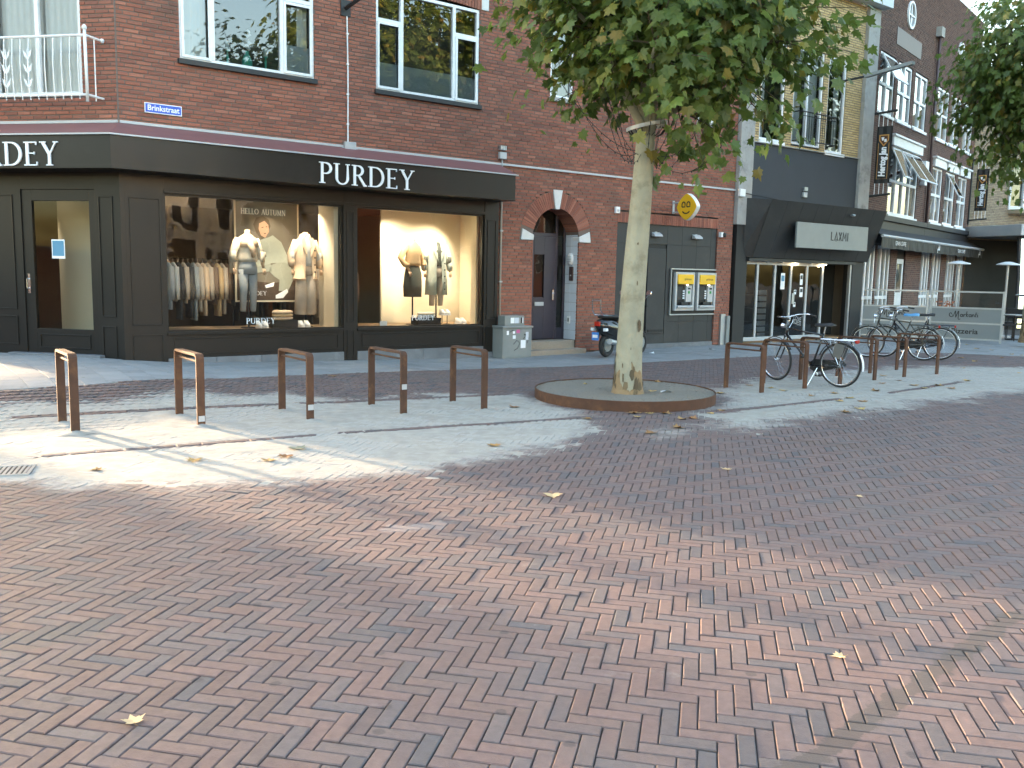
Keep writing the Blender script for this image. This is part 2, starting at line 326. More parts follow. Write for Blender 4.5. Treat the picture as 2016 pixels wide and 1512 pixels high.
def paver_mesh(l, w, zt, fine=True, wob=0):
    e, d = .004, .0035; hl, hw = l/2 - .0024, w/2 - .0024; r = [(-1,-1),(1,-1),(1,1),(-1,1)]
    q = lambda: random.uniform(-wob, wob)
    v = [(a*hl+q(), b*hw+q(), -.03) for a, b in r] + [(a*hl, b*hw, -d) for a, b in r] + [(a*(hl-e)+q(), b*(hw-e)+q(), 0) for a, b in r]
    f = [(0,1,5,4),(1,2,6,5),(2,3,7,6),(3,0,4,7),(4,5,9,8),(5,6,10,9),(6,7,11,10),(7,4,8,11),(8,9,10,11)]
    return v, f
pm = []
for k in range(6):
    b = MB(); b.add(*paver_mesh(CELL*3, CELL, 0, wob=.0016)); me = b.mesh('paver', X['paver']); pm.append(me); at = me.attributes.new('sand', 'FLOAT', 'POINT')
for n_, (x, y, t) in enumerate(near):
    o = inst('paver', pm[n_ % 6], plaza, (x, y, float(gz(x, y)) + random.gauss(0, .0012)), ANG + (math.pi/2 if t else 0) + random.gauss(0, .008))
    o.rotation_euler[0] = random.gauss(0, .006); o.rotation_euler[1] = random.gauss(0, .004)
P = np.array([(q[0], q[1]) for q in rest]); nR = len(P); th = ANG + np.array([q[2] for q in rest])*math.pi/2 + rng.normal(0, .007, nR)
gv = np.array([float(gz(x, y)) for x, y in P]) + rng.normal(0, .0012, nR)
hl, hw, e = CELL*1.5 - .0024, CELL*.5 - .0024, .004; r4 = np.array([(-1,-1),(1,-1),(1,1),(-1,1)], float)
loc = np.concatenate([np.c_[r4*[hl, hw], np.full(4, -.02)], np.c_[r4*[hl, hw], np.full(4, -.0035)], np.c_[r4*[hl-e, hw-e], np.zeros(4)]])
cc, ss = np.cos(th)[:, None], np.sin(th)[:, None]
tilt = rng.normal(0, .006, (nR, 1))*loc[None, :, 1] + rng.normal(0, .004, (nR, 1))*loc[None, :, 0]
V = np.stack([P[:, :1] + loc[None, :, 0]*cc - loc[None, :, 1]*ss, P[:, 1:] + loc[None, :, 0]*ss + loc[None, :, 1]*cc, gv[:, None] + loc[None, :, 2] + tilt], -1).reshape(-1, 3)
ff = np.array([(0,1,5,4),(1,2,6,5),(2,3,7,6),(3,0,4,7),(4,5,9,8),(5,6,10,9),(6,7,11,10),(7,4,8,11),(8,9,10,11)])
b = MB(); b.v = [tuple(v) for v in V]; b.f = [tuple(f) for f in (ff[None] + 12*np.arange(nR)[:, None, None]).reshape(-1, 4)]
o = b.build('pavers', X['paver'], plaza, kind='stuff'); add_sand(o.data)
# border courses laid end to end around the cycle stand bays
bm_ = MB(); bm_.add(*paver_mesh(.205, .085, 0)); bme = bm_.mesh('border_paver', X['paver']); bme.attributes.new('sand', 'FLOAT', 'POINT')
for a, b in STRIPS:
    L = math.hypot(b[0]-a[0], b[1]-a[1]); an = math.atan2(b[1]-a[1], b[0]-a[0]); k = int(L/.207)
    for i in range(k):
        t = (i + .5)/k; x, y = a[0] + (b[0]-a[0])*t, a[1] + (b[1]-a[1])*t; inst('border_paver', bme, plaza, (x, y, float(gz(x, y)) + .005), an + random.gauss(0, .006))

# footway of square concrete tiles
walk = thing('footway', 'grey concrete tile footway along the shop fronts', 'footway', kind='structure'); del walk['category']
tl = []
for i in range(-45, 62):
    for j in range(-18, 40):
        s, o = (i + .5)*.3, (j + (.5 if i % 2 else 0))*.3 + .05; x, y = fw(s, o)
        if not (s > -13 and y > 6 and abs(x) < .68*y + 1): continue
        if s < 11.9 and o < -.05 and s > -7.6: continue
        if s <= -7.6 and (y - 13.48) > -.18*(x + 5.93) + .3: continue
        if s >= 11.9 and o < -(s - 11.75)*.235 - .1: continue
        d, (x0, y0, dx, dy) = bnd_side(x, y)
        if d < -.28: continue
        q = [(x + a*UX*.1475 + b_*UY*.1475, y + a*UY*.1475 - b_*UX*.1475) for a, b_ in ((-1,-1),(-1,1),(1,1),(1,-1))]
        if d < .3:
            out = []; sd = lambda p: dx*(p[1]-y0) - dy*(p[0]-x0)
            for a, b_ in zip(q, q[1:] + q[:1]):
                sa_, sb_ = sd(a), sd(b_)
                if sa_ >= 0: out.append(a)
                if sa_ * sb_ < 0: t = sa_/(sa_-sb_); out.append((a[0]+(b_[0]-a[0])*t, a[1]+(b_[1]-a[1])*t))
            q = out
            if len(q) < 3: continue
        tl.append((y, q, (x, y)))
tl.sort(key=lambda t: t[0] + (50 if not -40 < px(t[2][0], t[2][1], 0)[0] < 2056 else 0))
big = MB()
for n_, (_, q, c) in enumerate(tl):
    z = random.gauss(0, .001) + .003
    if n_ < 300:
        b = MB(); z0 = float(gz(*c)); k = len(q); vv = [(p[0]-c[0], p[1]-c[1], -.03) for p in q] + [(p[0]-c[0], p[1]-c[1], float(gz(*p)) - z0 - .002) for p in q] + [((p[0]-c[0])*.982, (p[1]-c[1])*.982, float(gz(*p)) - z0) for p in q]
        b.add(vv, [tuple(range(2*k, 3*k))] + [(i, (i+1) % k, k+(i+1) % k, k+i) for i in range(k)] + [(k+i, k+(i+1) % k, 2*k+(i+1) % k, 2*k+i) for i in range(k)])
        b.build('paving_tile', X['tile'], walk, loc=(c[0], c[1], z0 + z))
    else:
        k = len(q); big.add([(p[0], p[1], float(gz(*p)) - .02) for p in q] + [(p[0], p[1], float(gz(*p)) + z) for p in q], [tuple(range(k, 2*k))] + [(i, (i+1) % k, k+(i+1) % k, k+i) for i in range(k)])
big.build('paving_tiles', X['tile'], walk, kind='stuff')

# loose sand swept over the pavers: a thin uneven sheet that dips below them at its ragged edges
from mathutils import noise as mn
def sand_sheet(poly, amp, lev):
    P0 = np.array(poly); x0, y0 = P0.min(0) - .5; x1, y1 = P0.max(0) + .5; st = .045; xs = np.arange(max(x0, -8), x1, st); ys = np.arange(y0, y1, st); G = np.array([(x, y) for y in ys for x in xs]); sv = sand_at(G); d = sdf(poly, G)
    z = np.full(len(G), -1.0)
    for i in np.nonzero(sv > .12)[0]:
        x, y = G[i]
        if math.hypot(x-RING[0], y-RING[1]) < RING[2]: continue
        q = mn.fractal(Vector((x*.9, y*1.3, 3.1)), .9, 2.1, 5) ; f = mn.fractal(Vector((x*6, y*9, 7.7)), .8, 2.0, 4)
        z[i] = float(gz(x, y)) + (sv[i]-.82)*amp + q*lev + f*.005
    nx = len(xs); ok = lambda i: z[i] > -.9 and z[i] > float(gz(*G[i])) - .006; keep = np.array([ok(i) for i in range(len(G))]); idx = -np.ones(len(G), int); fs = []
    for j in range(len(ys)-1):
        for i in range(nx-1):
            q = (j*nx+i, j*nx+i+1, (j+1)*nx+i+1, (j+1)*nx+i)
            if all(z[k] > -.9 for k in q) and any(keep[k] for k in q): fs.append(q)
    used = sorted({k for f in fs for k in f})
    for n_, k in enumerate(used): idx[k] = n_
    m = MB(); m.v = [(G[k][0], G[k][1], z[k]) for k in used]; m.f = [tuple(int(idx[k]) for k in f) for f in fs]; return m
sand_sheet(SANDL, .010, .0085).build('loose_sand', X['sandpile'], plaza, smooth=True, kind='stuff')
sand_sheet(SANDR, .010, .0085).build('loose_sand', X['sandpile'], plaza, smooth=True, kind='stuff')
# ------------------------------------------------------------------ brickwork and window builders
def brickwork(parent, T, x0, x1, z0, z1, holes, m, mortar, n_parts=0, key=None, bl=.21, bh=.05, px_=.221, pz=.0625, Trot=0.0):
    """courses of separate bricks around holes(z)->[(a,b)], mortar bed set back behind them"""
    B = []; mo = MB(T); k = 0; z = z0
    while z < z1 - .02:
        zc = z + bh/2; iv = [(x0, x1)]
        for a, b in sorted(holes(zc)):
            nw = []
            for p, q in iv:
                if b <= p or a >= q: nw.append((p, q)); continue
                if a > p: nw.append((p, a))
                if b < q: nw.append((b, q))
            iv = nw
        off = (k % 2)*px_/2 + (.055 if k % 4 > 1 else 0)
        for p, q in iv:
            mo.quad((p, .009, z - (pz-bh)/2), (q, .009, z - (pz-bh)/2), (q, .009, z + bh + (pz-bh)/2), (p, .009, z + bh + (pz-bh)/2))
            i = math.floor((p - x0 - off)/px_) - 1
            while True:
                a = x0 + off + i*px_; b = a + bl; i += 1
                if a >= q: break
                a2, b2 = max(a, p), min(b, q)
                if b2 - a2 < .025: continue
                B.append(((a2+b2)/2, z, b2-a2))
        z += pz; k += 1
    if key: B.sort(key=key)
    big = MB(T); cache = {}
    for n_, (xc, zb, l) in enumerate(B):
        j = random.gauss(0, .0016); dz = random.gauss(0, .0012)
        if n_ < n_parts:
            kk = round(l, 2)
            if kk not in cache:
                e = .003; b = MB(); b.add([(-l/2,.04,0),(l/2,.04,0),(l/2,.04,bh),(-l/2,.04,bh),(-l/2+e,0,e),(l/2-e,0,e),(l/2-e,0,bh-e),(-l/2+e,0,bh-e)], [(4,5,6,7),(0,1,5,4),(1,2,6,5),(2,3,7,6),(3,0,4,7)]); cache[kk] = b.mesh('brick', m)
            p = (T @ Vector((xc, j, zb + dz))) if T is not None else (xc, j, zb + dz); inst('brick', cache[kk], parent, p, Trot)
        else:
            e = .003; x0_, x1_ = xc - l/2, xc + l/2
            big.add([(x0_,.04,zb),(x1_,.04,zb),(x1_,.04,zb+bh),(x0_,.04,zb+bh),(x0_+e,j,zb+e+dz),(x1_-e,j,zb+e+dz),(x1_-e,j,zb+bh-e+dz),(x0_+e,j,zb+bh-e+dz)], [(4,5,6,7),(0,1,5,4),(1,2,6,5),(2,3,7,6),(3,0,4,7)])
    mo.build('mortar_bed', mortar, parent)
    if big.v: big.build('brickwork', m, parent, kind='stuff')
def window(parent, T, x0, x1, z0, z1, mull=(), trans=(), sill=True, fr=.055, sillm=None, film=None, gm='winglass', room=.55, roomm='dark_room', curtain=None, yb=.03, d=.07, name='window', casement=(), curtm='dark_curtain'):
    """timber window: frame (> pane, film, sill, room behind). mull: x; trans: (xa,xb,z)"""
    w = MB(T); y1 = yb + d
    w.box(x0, x0+fr, yb, y1, z0, z1); w.box(x1-fr, x1, yb, y1, z0, z1); w.box(x0+fr, x1-fr, yb, y1, z0, z0+fr); w.box(x0+fr, x1-fr, yb, y1, z1-fr, z1)
    for x in mull: w.box(x-fr*.55, x+fr*.55, yb-.004, y1-.004, z0+fr, z1-fr)
    for a, b, z in trans: w.box(a, b, yb-.002, y1-.006, z-fr*.55, z+fr*.55)
    for a, b, p, q in casement:
        c = .045
        w.box(a, a+c, yb-.018, yb, p, q); w.box(b-c, b, yb-.018, yb, p, q); w.box(a+c, b-c, yb-.018, yb, p, p+c); w.box(a+c, b-c, yb-.018, yb, q-c, q)
    o = w.build(name, X['white'], parent, bevel=.004)
    xs = [x0+fr] + sorted(mull) + [x1-fr]
    for a, b in zip(xs, xs[1:]):
        zs = [z0+fr] + sorted(z for p, q, z in trans if p < (a+b)/2 < q) + [z1-fr]
        for p, q in zip(zs, zs[1:]): MB(T).quad((a, yb+.045, p), (b, yb+.045, p), (b, yb+.045, q), (a, yb+.045, q)).build('pane', X[gm], o)
    if film: MB(T).box(x0+fr, x1-fr, yb+.052, yb+.056, z0+fr, film).build('frosted_film', X['film'], o)
    if sill: MB(T).box(x0-.035, x1+.035, -.055, .06, z0-.085, z0-.004).build('sill', X[sillm or 'anthracite'], o, bevel=.006)
    if room:
        r = MB(T); a, b, p, q, y = x0-.01, x1+.01, z0-.01, z1+.01, room
        r.add([(a,.1,p),(b,.1,p),(b,.1,q),(a,.1,q),(a,y,p),(b,y,p),(b,y,q),(a,y,q)], [(4,5,6,7),(0,1,5,4),(1,2,6,5),(2,3,7,6),(3,0,4,7)]); r.build('room_behind', X[roomm], o)
    for a, b in (curtain or ()):
        c = MB(T); n = max(6, int((b-a)/.035)); c.v = []; pts = [(a+(b-a)*i/n, .2+.02*math.sin(i*2.1)) for i in range(n+1)]
        c.add([(x, y, z0+.02) for x, y in pts] + [(x, y, z1) for x, y in pts], [(i, i+1, n+2+i, n+1+i) for i in range(n)]); c.build('curtain', X[curtm], o, smooth=True)
    return o
GL = {}   # serif capitals: strokes (points, widths) on a unit height
def arc(cx, cz, rx, rz, a0, a1, n=14): return [(cx + rx*math.cos(R(a0 + (a1-a0)*i/n)), cz + rz*math.sin(R(a0 + (a1-a0)*i/n))) for i in range(n+1)]
TK, TN = .13, .055
def sf(x0, x1, z): return ([(x0, z), (x1, z)], .045)
def arcw(n, a=TN, b=TK): return [a + (b-a)*math.sin(math.pi*i/n) for i in range(n+1)]
GL['P'] = (.62, [([(.14,0),(.14,1)],TK), sf(0,.28,.022), sf(0,.2,.978), ([(.14,.97)] + arc(.30,.72,.24,.25,90,-90) + [(.14,.47)], [TN]+arcw(14)+[TN])])
GL['U'] = (.80, [([(.14,1),(.14,.32)] + arc(.40,.30,.26,.28,180,360) + [(.66,1)], [TK,TK]+arcw(14,TK,.07)+[TN]), sf(0,.28,.978), sf(.56,.76,.978)])
GL['R'] = (.74, [([(.14,0),(.14,1)],TK), sf(0,.28,.022), sf(0,.2,.978), ([(.14,.97)] + arc(.30,.74,.22,.23,90,-90) + [(.14,.51)], [TN]+arcw(14)+[TN]), ([(.32,.52),(.62,.02),(.72,.02)], [.1,TK,.06])])
GL['D'] = (.84, [([(.14,0),(.14,1)],TK), sf(0,.2,.022), sf(0,.2,.978), ([(.14,.97)] + arc(.34,.5,.40,.47,90,-90) + [(.14,.03)], [TN]+arcw(14)+[TN])])
GL['E'] = (.62, [([(.14,0),(.14,1)],TK), ([(0,.025),(.56,.025)],.05), ([(0,.975),(.54,.975)],.05), ([(.14,.52),(.44,.52)],.045), ([(.545,.03),(.545,.16)],.035), ([(.525,.97),(.525,.86)],.035), ([(.44,.46),(.44,.58)],.03)])
GL['Y'] = (.80, [([(.13,.98),(.40,.48),(.40,0)],[TK,TK,TK]), ([(.68,.98),(.42,.48)],TN), sf(.26,.54,.022), sf(0,.26,.978), sf(.58,.78,.978)])
GL['H'] = (.82, [([(.14,0),(.14,1)],.10), ([(.66,0),(.66,1)],.10), ([(.14,.52),(.66,.52)],TN), sf(0,.28,.022), sf(0,.28,.978), sf(.52,.8,.022), sf(.52,.8,.978)])
GL['L'] = (.58, [([(.14,0),(.14,1)],.10), sf(0,.28,.978), ([(0,.025),(.54,.025)],.05), ([(.53,.03),(.53,.17)],.035)])
GL['O'] = (.86, [(arc(.42,.5,.36,.46,90,450,24), [.05+.07*abs(math.cos(R(90+360*i/24))) for i in range(25)])])
GL['A'] = (.78, [([(.08,0),(.38,1)],TN), ([(.38,1),(.68,0)],.11), ([(.18,.34),(.58,.34)],.04), sf(0,.18,.022), sf(.56,.8,.022)])
GL['T'] = (.70, [([(.34,0),(.34,1)],.10), ([(.02,.972),(.66,.972)],.055), sf(.2,.48,.022)])
GL['M'] = (.96, [([(.12,0),(.16,1)],TN), ([(.16,1),(.46,.05)],.10), ([(.46,.05),(.76,1)],TN), ([(.76,1),(.80,0)],.11), sf(.02,.22,.022), sf(.68,.92,.022)])
GL['N'] = (.82, [([(.12,0),(.12,1)],TN), ([(.12,1),(.66,0)],.11), ([(.66,0),(.66,1)],TN), sf(.02,.22,.022), sf(.56,.76,.978)])
GL[' '] = (.45, [])
def serif_text(b, txt, x0, z0, h, y0, y1, xs=1.0, gap=.06):
    x = x0
    for ch in txt:
        w, st = GL[ch]
        for i, (pts, wd) in enumerate(st):
            b.ribbon([(x + p[0]*h*xs, z0 + p[1]*h) for p in pts], [q*h for q in wd] if isinstance(wd, list) else wd*h, y0 - i*.0004, y1)
        x += (w + gap)*h*xs
    return x
def serif_len(txt, h, xs=1.0, gap=.06): return sum((GL[c][0] + gap)*h*xs for c in txt)

# ------------------------------------------------------------------ the red brick corner building
BB = thing('brick_building', 'red brick corner building with black shopfront, arched doorway and cash machine wall', 'building', (*fw(0, 0), 0), A1)
KX = -7.88; TL = Matrix.Translation((KX, 0, 0)) @ Matrix.Rotation(R(-47.39), 4, 'Z'); LW = 3.3
AX, AZ, AR, AO = .61, 2.39, .62, .96
def holesF(z):
    h = []
    if z < 3.74: h.append((KX - .1, -.93))
    if z < AZ: h.append((AX-AR, AX+AR))
    if 2.34 < z < AZ + AO: t = AO if z < AZ else math.sqrt(max(0, AO**2 - (z-AZ)**2)); h.append((AX-t, AX+t))
    if z < 2.81: h.append((2.33, 5.65))
    elif z < 3.05: h.append((2.33, 5.65))
    for a, b, p, q in ((-6.96,-4.75,4.83,6.72), (-3.59,-1.39,4.83,6.57), (.35,.96,5.22,7.1), (4.75,5.37,5.24,7.1)):
        if p - .06 < z < q: h.append((a, b))
    if 6.57 <= z < 6.8: h.append((-3.66, -1.32))
    return sorted(h)
brickwork(BB, None, KX, 6.2, 0.02, 8.7, holesF, X['brick'], X['mortar'], 300, key=lambda q: (0 if -7.8 < q[0] < -.9 and q[1] < 6.0 else 1, q[0]*.6 + q[1]))
def holesL(z):
    h = []
    if z < 3.74: h.append((-LW, 0))
    if 4.11 < z < 6.6: h.append((-2.08, -.58))
    return h
brickwork(BB, TL, -LW, 0, 3.77, 8.7, holesL, X['brick'], X['mortar'], Trot=R(-47.39))
corn = MB(); corn.box(KX-.012, KX+.012, -.006, .02, 3.77, 8.7); corn.build('corner_joint', X['mortar'], BB)
# shell: upper storeys, party walls, roof slab
sh = MB(); sh.extz([(KX, .72), (KX-2.6, 3.6), (KX-2.6, 9.5), (6.19, 9.5), (6.19, .72)], 3.7, 9.4); sh.build('upper_storeys', X['dark_room'], BB)
c1 = MB(); c1.extz([(KX-.12, -.12), (-10.3, 2.45), (-10.3, 9.6), (6.2, 9.6), (6.2, -.12)], 8.7, 9.5); c1.build('parapet', X['brick'], BB)
sd = MB(); sd.box(-10.35, -10.1, 2.5, 9.5, -.3, 8.7); sd.box(-10.1, 6.19, 9.3, 9.5, -.3, 8.7); sd.box(-.85, -.75, .07, 9.3, -.3, 3.7); sd.build('party_wall', X['brick'], BB)
pw = MB(); pw.box(-.7, -.03, .05, .5, -.3, 3.7); pw.box(1.5, 2.3, .05, .5, -.3, 3.7); pw.box(5.7, 6.19, .05, .5, -.3, 3.7); pw.box(1.26, 5.7, .4, .6, 2.82, 3.7); pw.build('wall_core', X['mortar'], BB)
# windows of the first floor
w1 = window(BB, None, -6.96, -4.75, 4.83, 6.72, (-6.44, -5.31), ((-5.31,-4.8,6.04),), casement=((-6.93,-6.47,4.86,6.69), (-5.28,-4.78,4.86,6.0)), curtain=((-6.95,-6.5),(-4.98,-4.8)), room=.9, curtm='curtain')
MB().box(-5.26, -4.81, .085, .09, 4.9, 5.33).build('frosted_film', X['film'], w1)
w2 = window(BB, None, -3.59, -1.39, 4.83, 6.57, (-3.06, -1.95), ((-3.54,-3.06,6.03), (-1.95,-1.44,6.05)), casement=((-3.56,-3.09,4.86,6.0), (-1.92,-1.42,4.86,6.02)), film=5.32)
w3 = window(BB, None, .35, .96, 5.22, 7.1, sillm='concrete', curtain=((.4,.92),), fr=.05)
w4 = window(BB, None, 4.75, 5.37, 5.24, 7.1, sillm='concrete', trans=((4.8,5.32,5.75),), fr=.06)
wb = window(BB, TL, -2.08, -.58, 4.17, 6.6, (-1.33,), sill=False, roomm='white', fr=.06, room=.3, curtain=((-2.05,-1.36),(-1.3,-.62)), curtm='white', gm='glass')
# soldier course over the second window, white corner stone
sm = MB(); sm.box(-.029, .029, 0, .04, 0, .22); sme = sm.mesh('soldier_brick', X['brick'])
for i in range(35):
    x = -3.62 + i*.0665; inst('soldier_brick', sme, BB, (x, random.gauss(0,.0015), 6.575 + .05*math.sin(math.pi*i/34)))
MB().box(-1.36, -1.2, -.012, .03, 6.58, 6.86).build('corner_stone', X['stone_white'], BB, bevel=.006)
# soldier course over the cash machine wall
for i in range(50):
    inst('soldier_brick', sme, BB, (2.365 + i*.0665, random.gauss(0,.0015), 2.822))
MB().box(2.33, 5.65, .009, .03, 2.815, 3.05).build('mortar_bed', X['mortar'], BB)
# arch: ring of voussoirs, three white stones
vm = MB(); a0 = .058/2; vm.add([(-.0162,0,AR),(.0162,0,AR),(.0262,0,AO-.012),(-.0262,0,AO-.012)] + [(-.0162,.45,AR),(.0162,.45,AR),(.0262,.1,AO-.012),(-.0262,.1,AO-.012)], [(0,1,2,3),(0,4,5,1),(1,5,6,2),(3,2,6,7),(0,3,7,4)])
vme = vm.mesh('arch_brick', X['brick'])
for i in range(48):
    a = R(-90 + 180*(i+.5)/48)
    if abs(a) < R(7.5) or abs(a) > R(75): continue
    o = inst('arch_brick', vme, BB, (AX, random.gauss(0,.0015), AZ)); o.rotation_euler = (0, a, 0)
for a_, b_ in ((-16.5, -2), (7.5, -7.5)): pass
mo = MB(); n = 40; P0 = [(AX+(AR+.004)*math.cos(R(180*i/n)), AZ+(AR+.004)*math.sin(R(180*i/n))) for i in range(n+1)]; P1 = [(AX+AO*math.cos(R(180*i/n)), AZ+AO*math.sin(R(180*i/n))) for i in range(n+1)]
for i in range(n): mo.quad((P0[i][0],.009,P0[i][1]), (P1[i][0],.009,P1[i][1]), (P1[i+1][0],.009,P1[i+1][1]), (P0[i+1][0],.009,P0[i+1][1])); mo.quad((P0[i][0],.009,P0[i][1]), (P0[i+1][0],.009,P0[i+1][1]), (P0[i+1][0],.46,P0[i+1][1]), (P0[i][0],.46,P0[i][1]))
mo.build('arch_mortar', X['mortar'], BB)
MB().ext([(AX-.055,AZ+AR-.02),(AX+.055,AZ+AR-.02),(AX+.125,AZ+AO+.03),(AX-.125,AZ+AO+.03)], -.02, .1).build('keystone', X['stone_white'], BB, bevel=.006)
for s_ in (-1, 1): MB().ext([(AX+s_*AR,2.335),(AX+s_*(AO-.02),2.335),(AX+s_*(AO-.06),2.56),(AX+s_*(AR-.012),2.44)][::s_], -.02, .2).build('impost_stone', X['stone_white'], BB, bevel=.006)
# doorway: jambs, tiles, steps, door
jb = MB(); jb.box(AX-AR-.03, AX-AR, .0, .5, .0, AZ); jb.build('door_jamb', X['brick'], BB); MB().box(AX+AR+.012, AX+AR+.05, .035, .5, 0, 3.0).build('tile_backing', X['mortar'], BB)
for r_ in range(14):
    for c_ in range(2):
        z_ = .26 + r_*.2
        if z_ + .19 < AZ + math.sqrt(max(0, AR**2 - .60**2)) + .2 and z_ < 2.7: MB().box(AX+AR-.004, AX+AR+.012, .045 + c_*.205, .045 + c_*.205 + .2, z_, z_+.195).build('wall_tile', X['white_tile'], BB)
MB().box(AX-AR+.01, AX+AR-.012, .04, .5, -.1, .25).build('door_step', X['terrazzo'], BB, bevel=.01); MB().box(AX-AR-.26, AX+AR+.05, -.28, .04, -.1, .09).build('door_step', X['terrazzo'], BB, bevel=.01)
D = MB(); y0, y1 = .42, .48
for a, b, p, q in ((-.02,.3,.25,3.02), (.3,.36,.27,2.44), (.64,.94,.27,2.44), (.36,.64,.27,1.16), (.36,.64,2.06,2.44), (.94,1.0,.25,3.02), (1.17,1.24,.25,3.02), (.3,.94,2.44,2.52), (1.0,1.17,.25,.5)): D.box(a, b, y0 + random.uniform(0,.01), y1, p, q)
dr = D.build('entrance_door', X['door_blue'], BB, bevel=.006)
MB().quad((.36,.455,1.16),(.64,.455,1.16),(.64,.455,2.06),(.36,.455,2.06)).build('pane', X['darkglass'], dr); MB().quad((.3,.455,2.52),(.94,.455,2.52),(.94,.455,3.02),(.3,.455,3.02)).build('fanlight', X['darkglass'], dr); MB().quad((1.0,.455,.5),(1.17,.455,.5),(1.17,.455,3.02),(1.0,.455,3.02)).build('sidelight', X['darkglass'], dr)
MB().box(.38, .62, .39, .42, .98, 1.06).build('letter_plate', X['pale_metal'], dr); hb = MB(); hb.box(.845,.885,.38,.41,1.1,1.32); hb.tube([(.865,.37,1.25),(.865,.34,1.25),(.80,.34,1.25)], .011); hb.build('door_handle', X['chrome'], dr)
MB().box(-.02, 1.26, .5, 1.2, .2, 3.1).build('hallway', X['dark_room'], dr)
# cash machine wall: dark cladding panels with open joints
MB().box(2.33, 5.65, .06, .1, -.05, 2.82).build('cladding_backing', X['black_matt'], BB)
xs = [2.33, 2.83, 3.3, 3.95, 4.45, 4.95, 5.45, 5.65]; zs = [.10, .60, 1.19, 1.79, 2.38, 2.81]
for a, b in zip(xs, xs[1:]):
    for p, q in zip(zs, zs[1:]):
        if a == 3.3 and q < 2.4: continue
        if a > 4.0 and .6 < p < 1.75 and q > .7: continue
        MB().box(a+.003, b-.003, .035, .06, p+.003, q-.003).build('cladding_panel', X['anthracite'], BB)
MB().box(2.33, 5.65, .02, .06, -.06, .10).build('plinth', X['bluestone'], BB)
sdv = MB().box(3.34, 3.92, .02, .06, .33, 2.28).build('service_door', X['anthracite'], BB, bevel=.008); MB().box(3.4, 3.9, .005, .02, .38, .43).build('door_grille', X['black_matt'], sdv); MB().box(3.3, 3.95, .04, .06, .1, .33).build('cladding_panel', X['anthracite'], BB)
MB().box(4.08, 5.64, .03, .06, .76, 1.84).build('machine_panel', X['black_matt'], BB); fm = MB(); fm.box(4.08,5.64,-.012,.03,1.82,1.845); fm.box(4.08,5.64,-.012,.03,.755,.78); fm.box(4.08,4.1,-.012,.03,.78,1.82); fm.build('machine_frame', X['steel'], BB)

# ---- canopy and black shopfront
e_ = lambda x, y: tuple((TL @ Vector((x, y, 0)))[:2])
def Lz(o): t = math.tan(R(23.7))*o; return (KX - t, -o)         # mitred corner at offset o
fa = MB(); fa.extz([(-.93, 0.02), (KX, 0.02), e_(-LW, .02), e_(-LW, -.6), Lz(.6), (-.93, -.6)], 3.03, 3.5); fas = fa.build('canopy', X['black'], BB, bevel=.004)
MB().extz([(-.90, 0.0), (KX, 0.0), e_(-LW, .0), e_(-LW, -.635), Lz(.635), (-.88, -.635)], 3.5, 3.522).build('canopy_lip', X['pale_metal'], fas)
fl = MB(); a, b, c, d = (-.9, -.61, 3.524), (*Lz(.61), 3.524), (KX, -.003, 3.765), (-.9, -.003, 3.765); fl.quad(a, b, c, d); g = (*e_(-LW, -.61), 3.524); h = (*e_(-LW, -.003), 3.765); fl.quad(b, g, h, c); fl.build('canopy_flashing', X['red_flash'], fas)
tx = MB(); h_ = .338; serif_text(tx, 'PURDEY', -4.96, 3.066, h_, -.622, -.601, 1.13); tx.build('lettering', X['letter'], fas)
tx = MB(TL); serif_text(tx, 'PURDEY', -2.36, 3.066, h_, -.622, -.601, 1.13); tx.build('lettering', X['letter'], fas)
def frame_rect(b, x0, x1, z0, z1, y, w=.018, d=.014):
    b.box(x0, x1, y-d, y, z0, z0+w); b.box(x0, x1, y-d, y, z1-w, z1); b.box(x0, x0+w, y-d, y, z0+w, z1-w); b.box(x1-w, x1, y-d, y, z0+w, z1-w)
def pilaster(T, x0, x1, z0, lo=.62, nm='pilaster', poly=None):
    b = MB(T); b.box(x0, x1, -.1, .12, z0, 3.03)
    if x1-x0 > .2:
        frame_rect(b, x0+.06, x1-.06, lo+.12, 2.68, -.1); frame_rect(b, x0+.06, x1-.06, z0+.12, lo-.02, -.1)
    return b.build(nm, X['black'], BB, bevel=.003)
pilaster(None, KX+.02, -7.29, -.05); pilaster(None, -4.28, -4.02, -.05); pilaster(None, -1.28, -.95, -.08); pilaster(TL, -.38, -.02, .1, .75)
cp = MB(); cp.extz([Lz(.104), (KX+.02, -.104), (KX+.02, .1), (KX-.02, .1), e_(-.02, -.104)], .05, 3.03); cp.build('corner_post', X['black'], BB)
hd = MB(); hd.box(-7.29, -1.28, -.09, .12, 2.77, 3.03); hd.box(-7.29, -1.28, -.115, -.09, 2.77, 2.82); hd.build('window_head', X['black'], BB, bevel=.004)
for x0, x1 in ((-7.29,-4.28), (-4.02,-1.28)):
    b = MB(); b.box(x0, x1, -.085, .12, .2, .585); b.box(x0, x1, -.13, .1, .585, .63); frame_rect(b, x0+.1, x1-.1, .27, .53, -.085); b.build('stall_riser', X['black'], BB, bevel=.003)
    ps = MB(); n = 4
    for i in range(n): ps.box(x0 + (x1-x0)*i/n + .003, x0 + (x1-x0)*(i+1)/n - .003, -.115, .1, -.2, .215)
    ps.build('plinth_stone', X['bluestone'], BB, bevel=.004)
MB().box(-1.3, -.94, -.115, .1, -.2, .1).build('plinth_stone', X['bluestone'], BB); MB().box(KX+.02, -7.29, -.115, .1, -.2, .16).build('plinth_stone', X['bluestone'], BB)
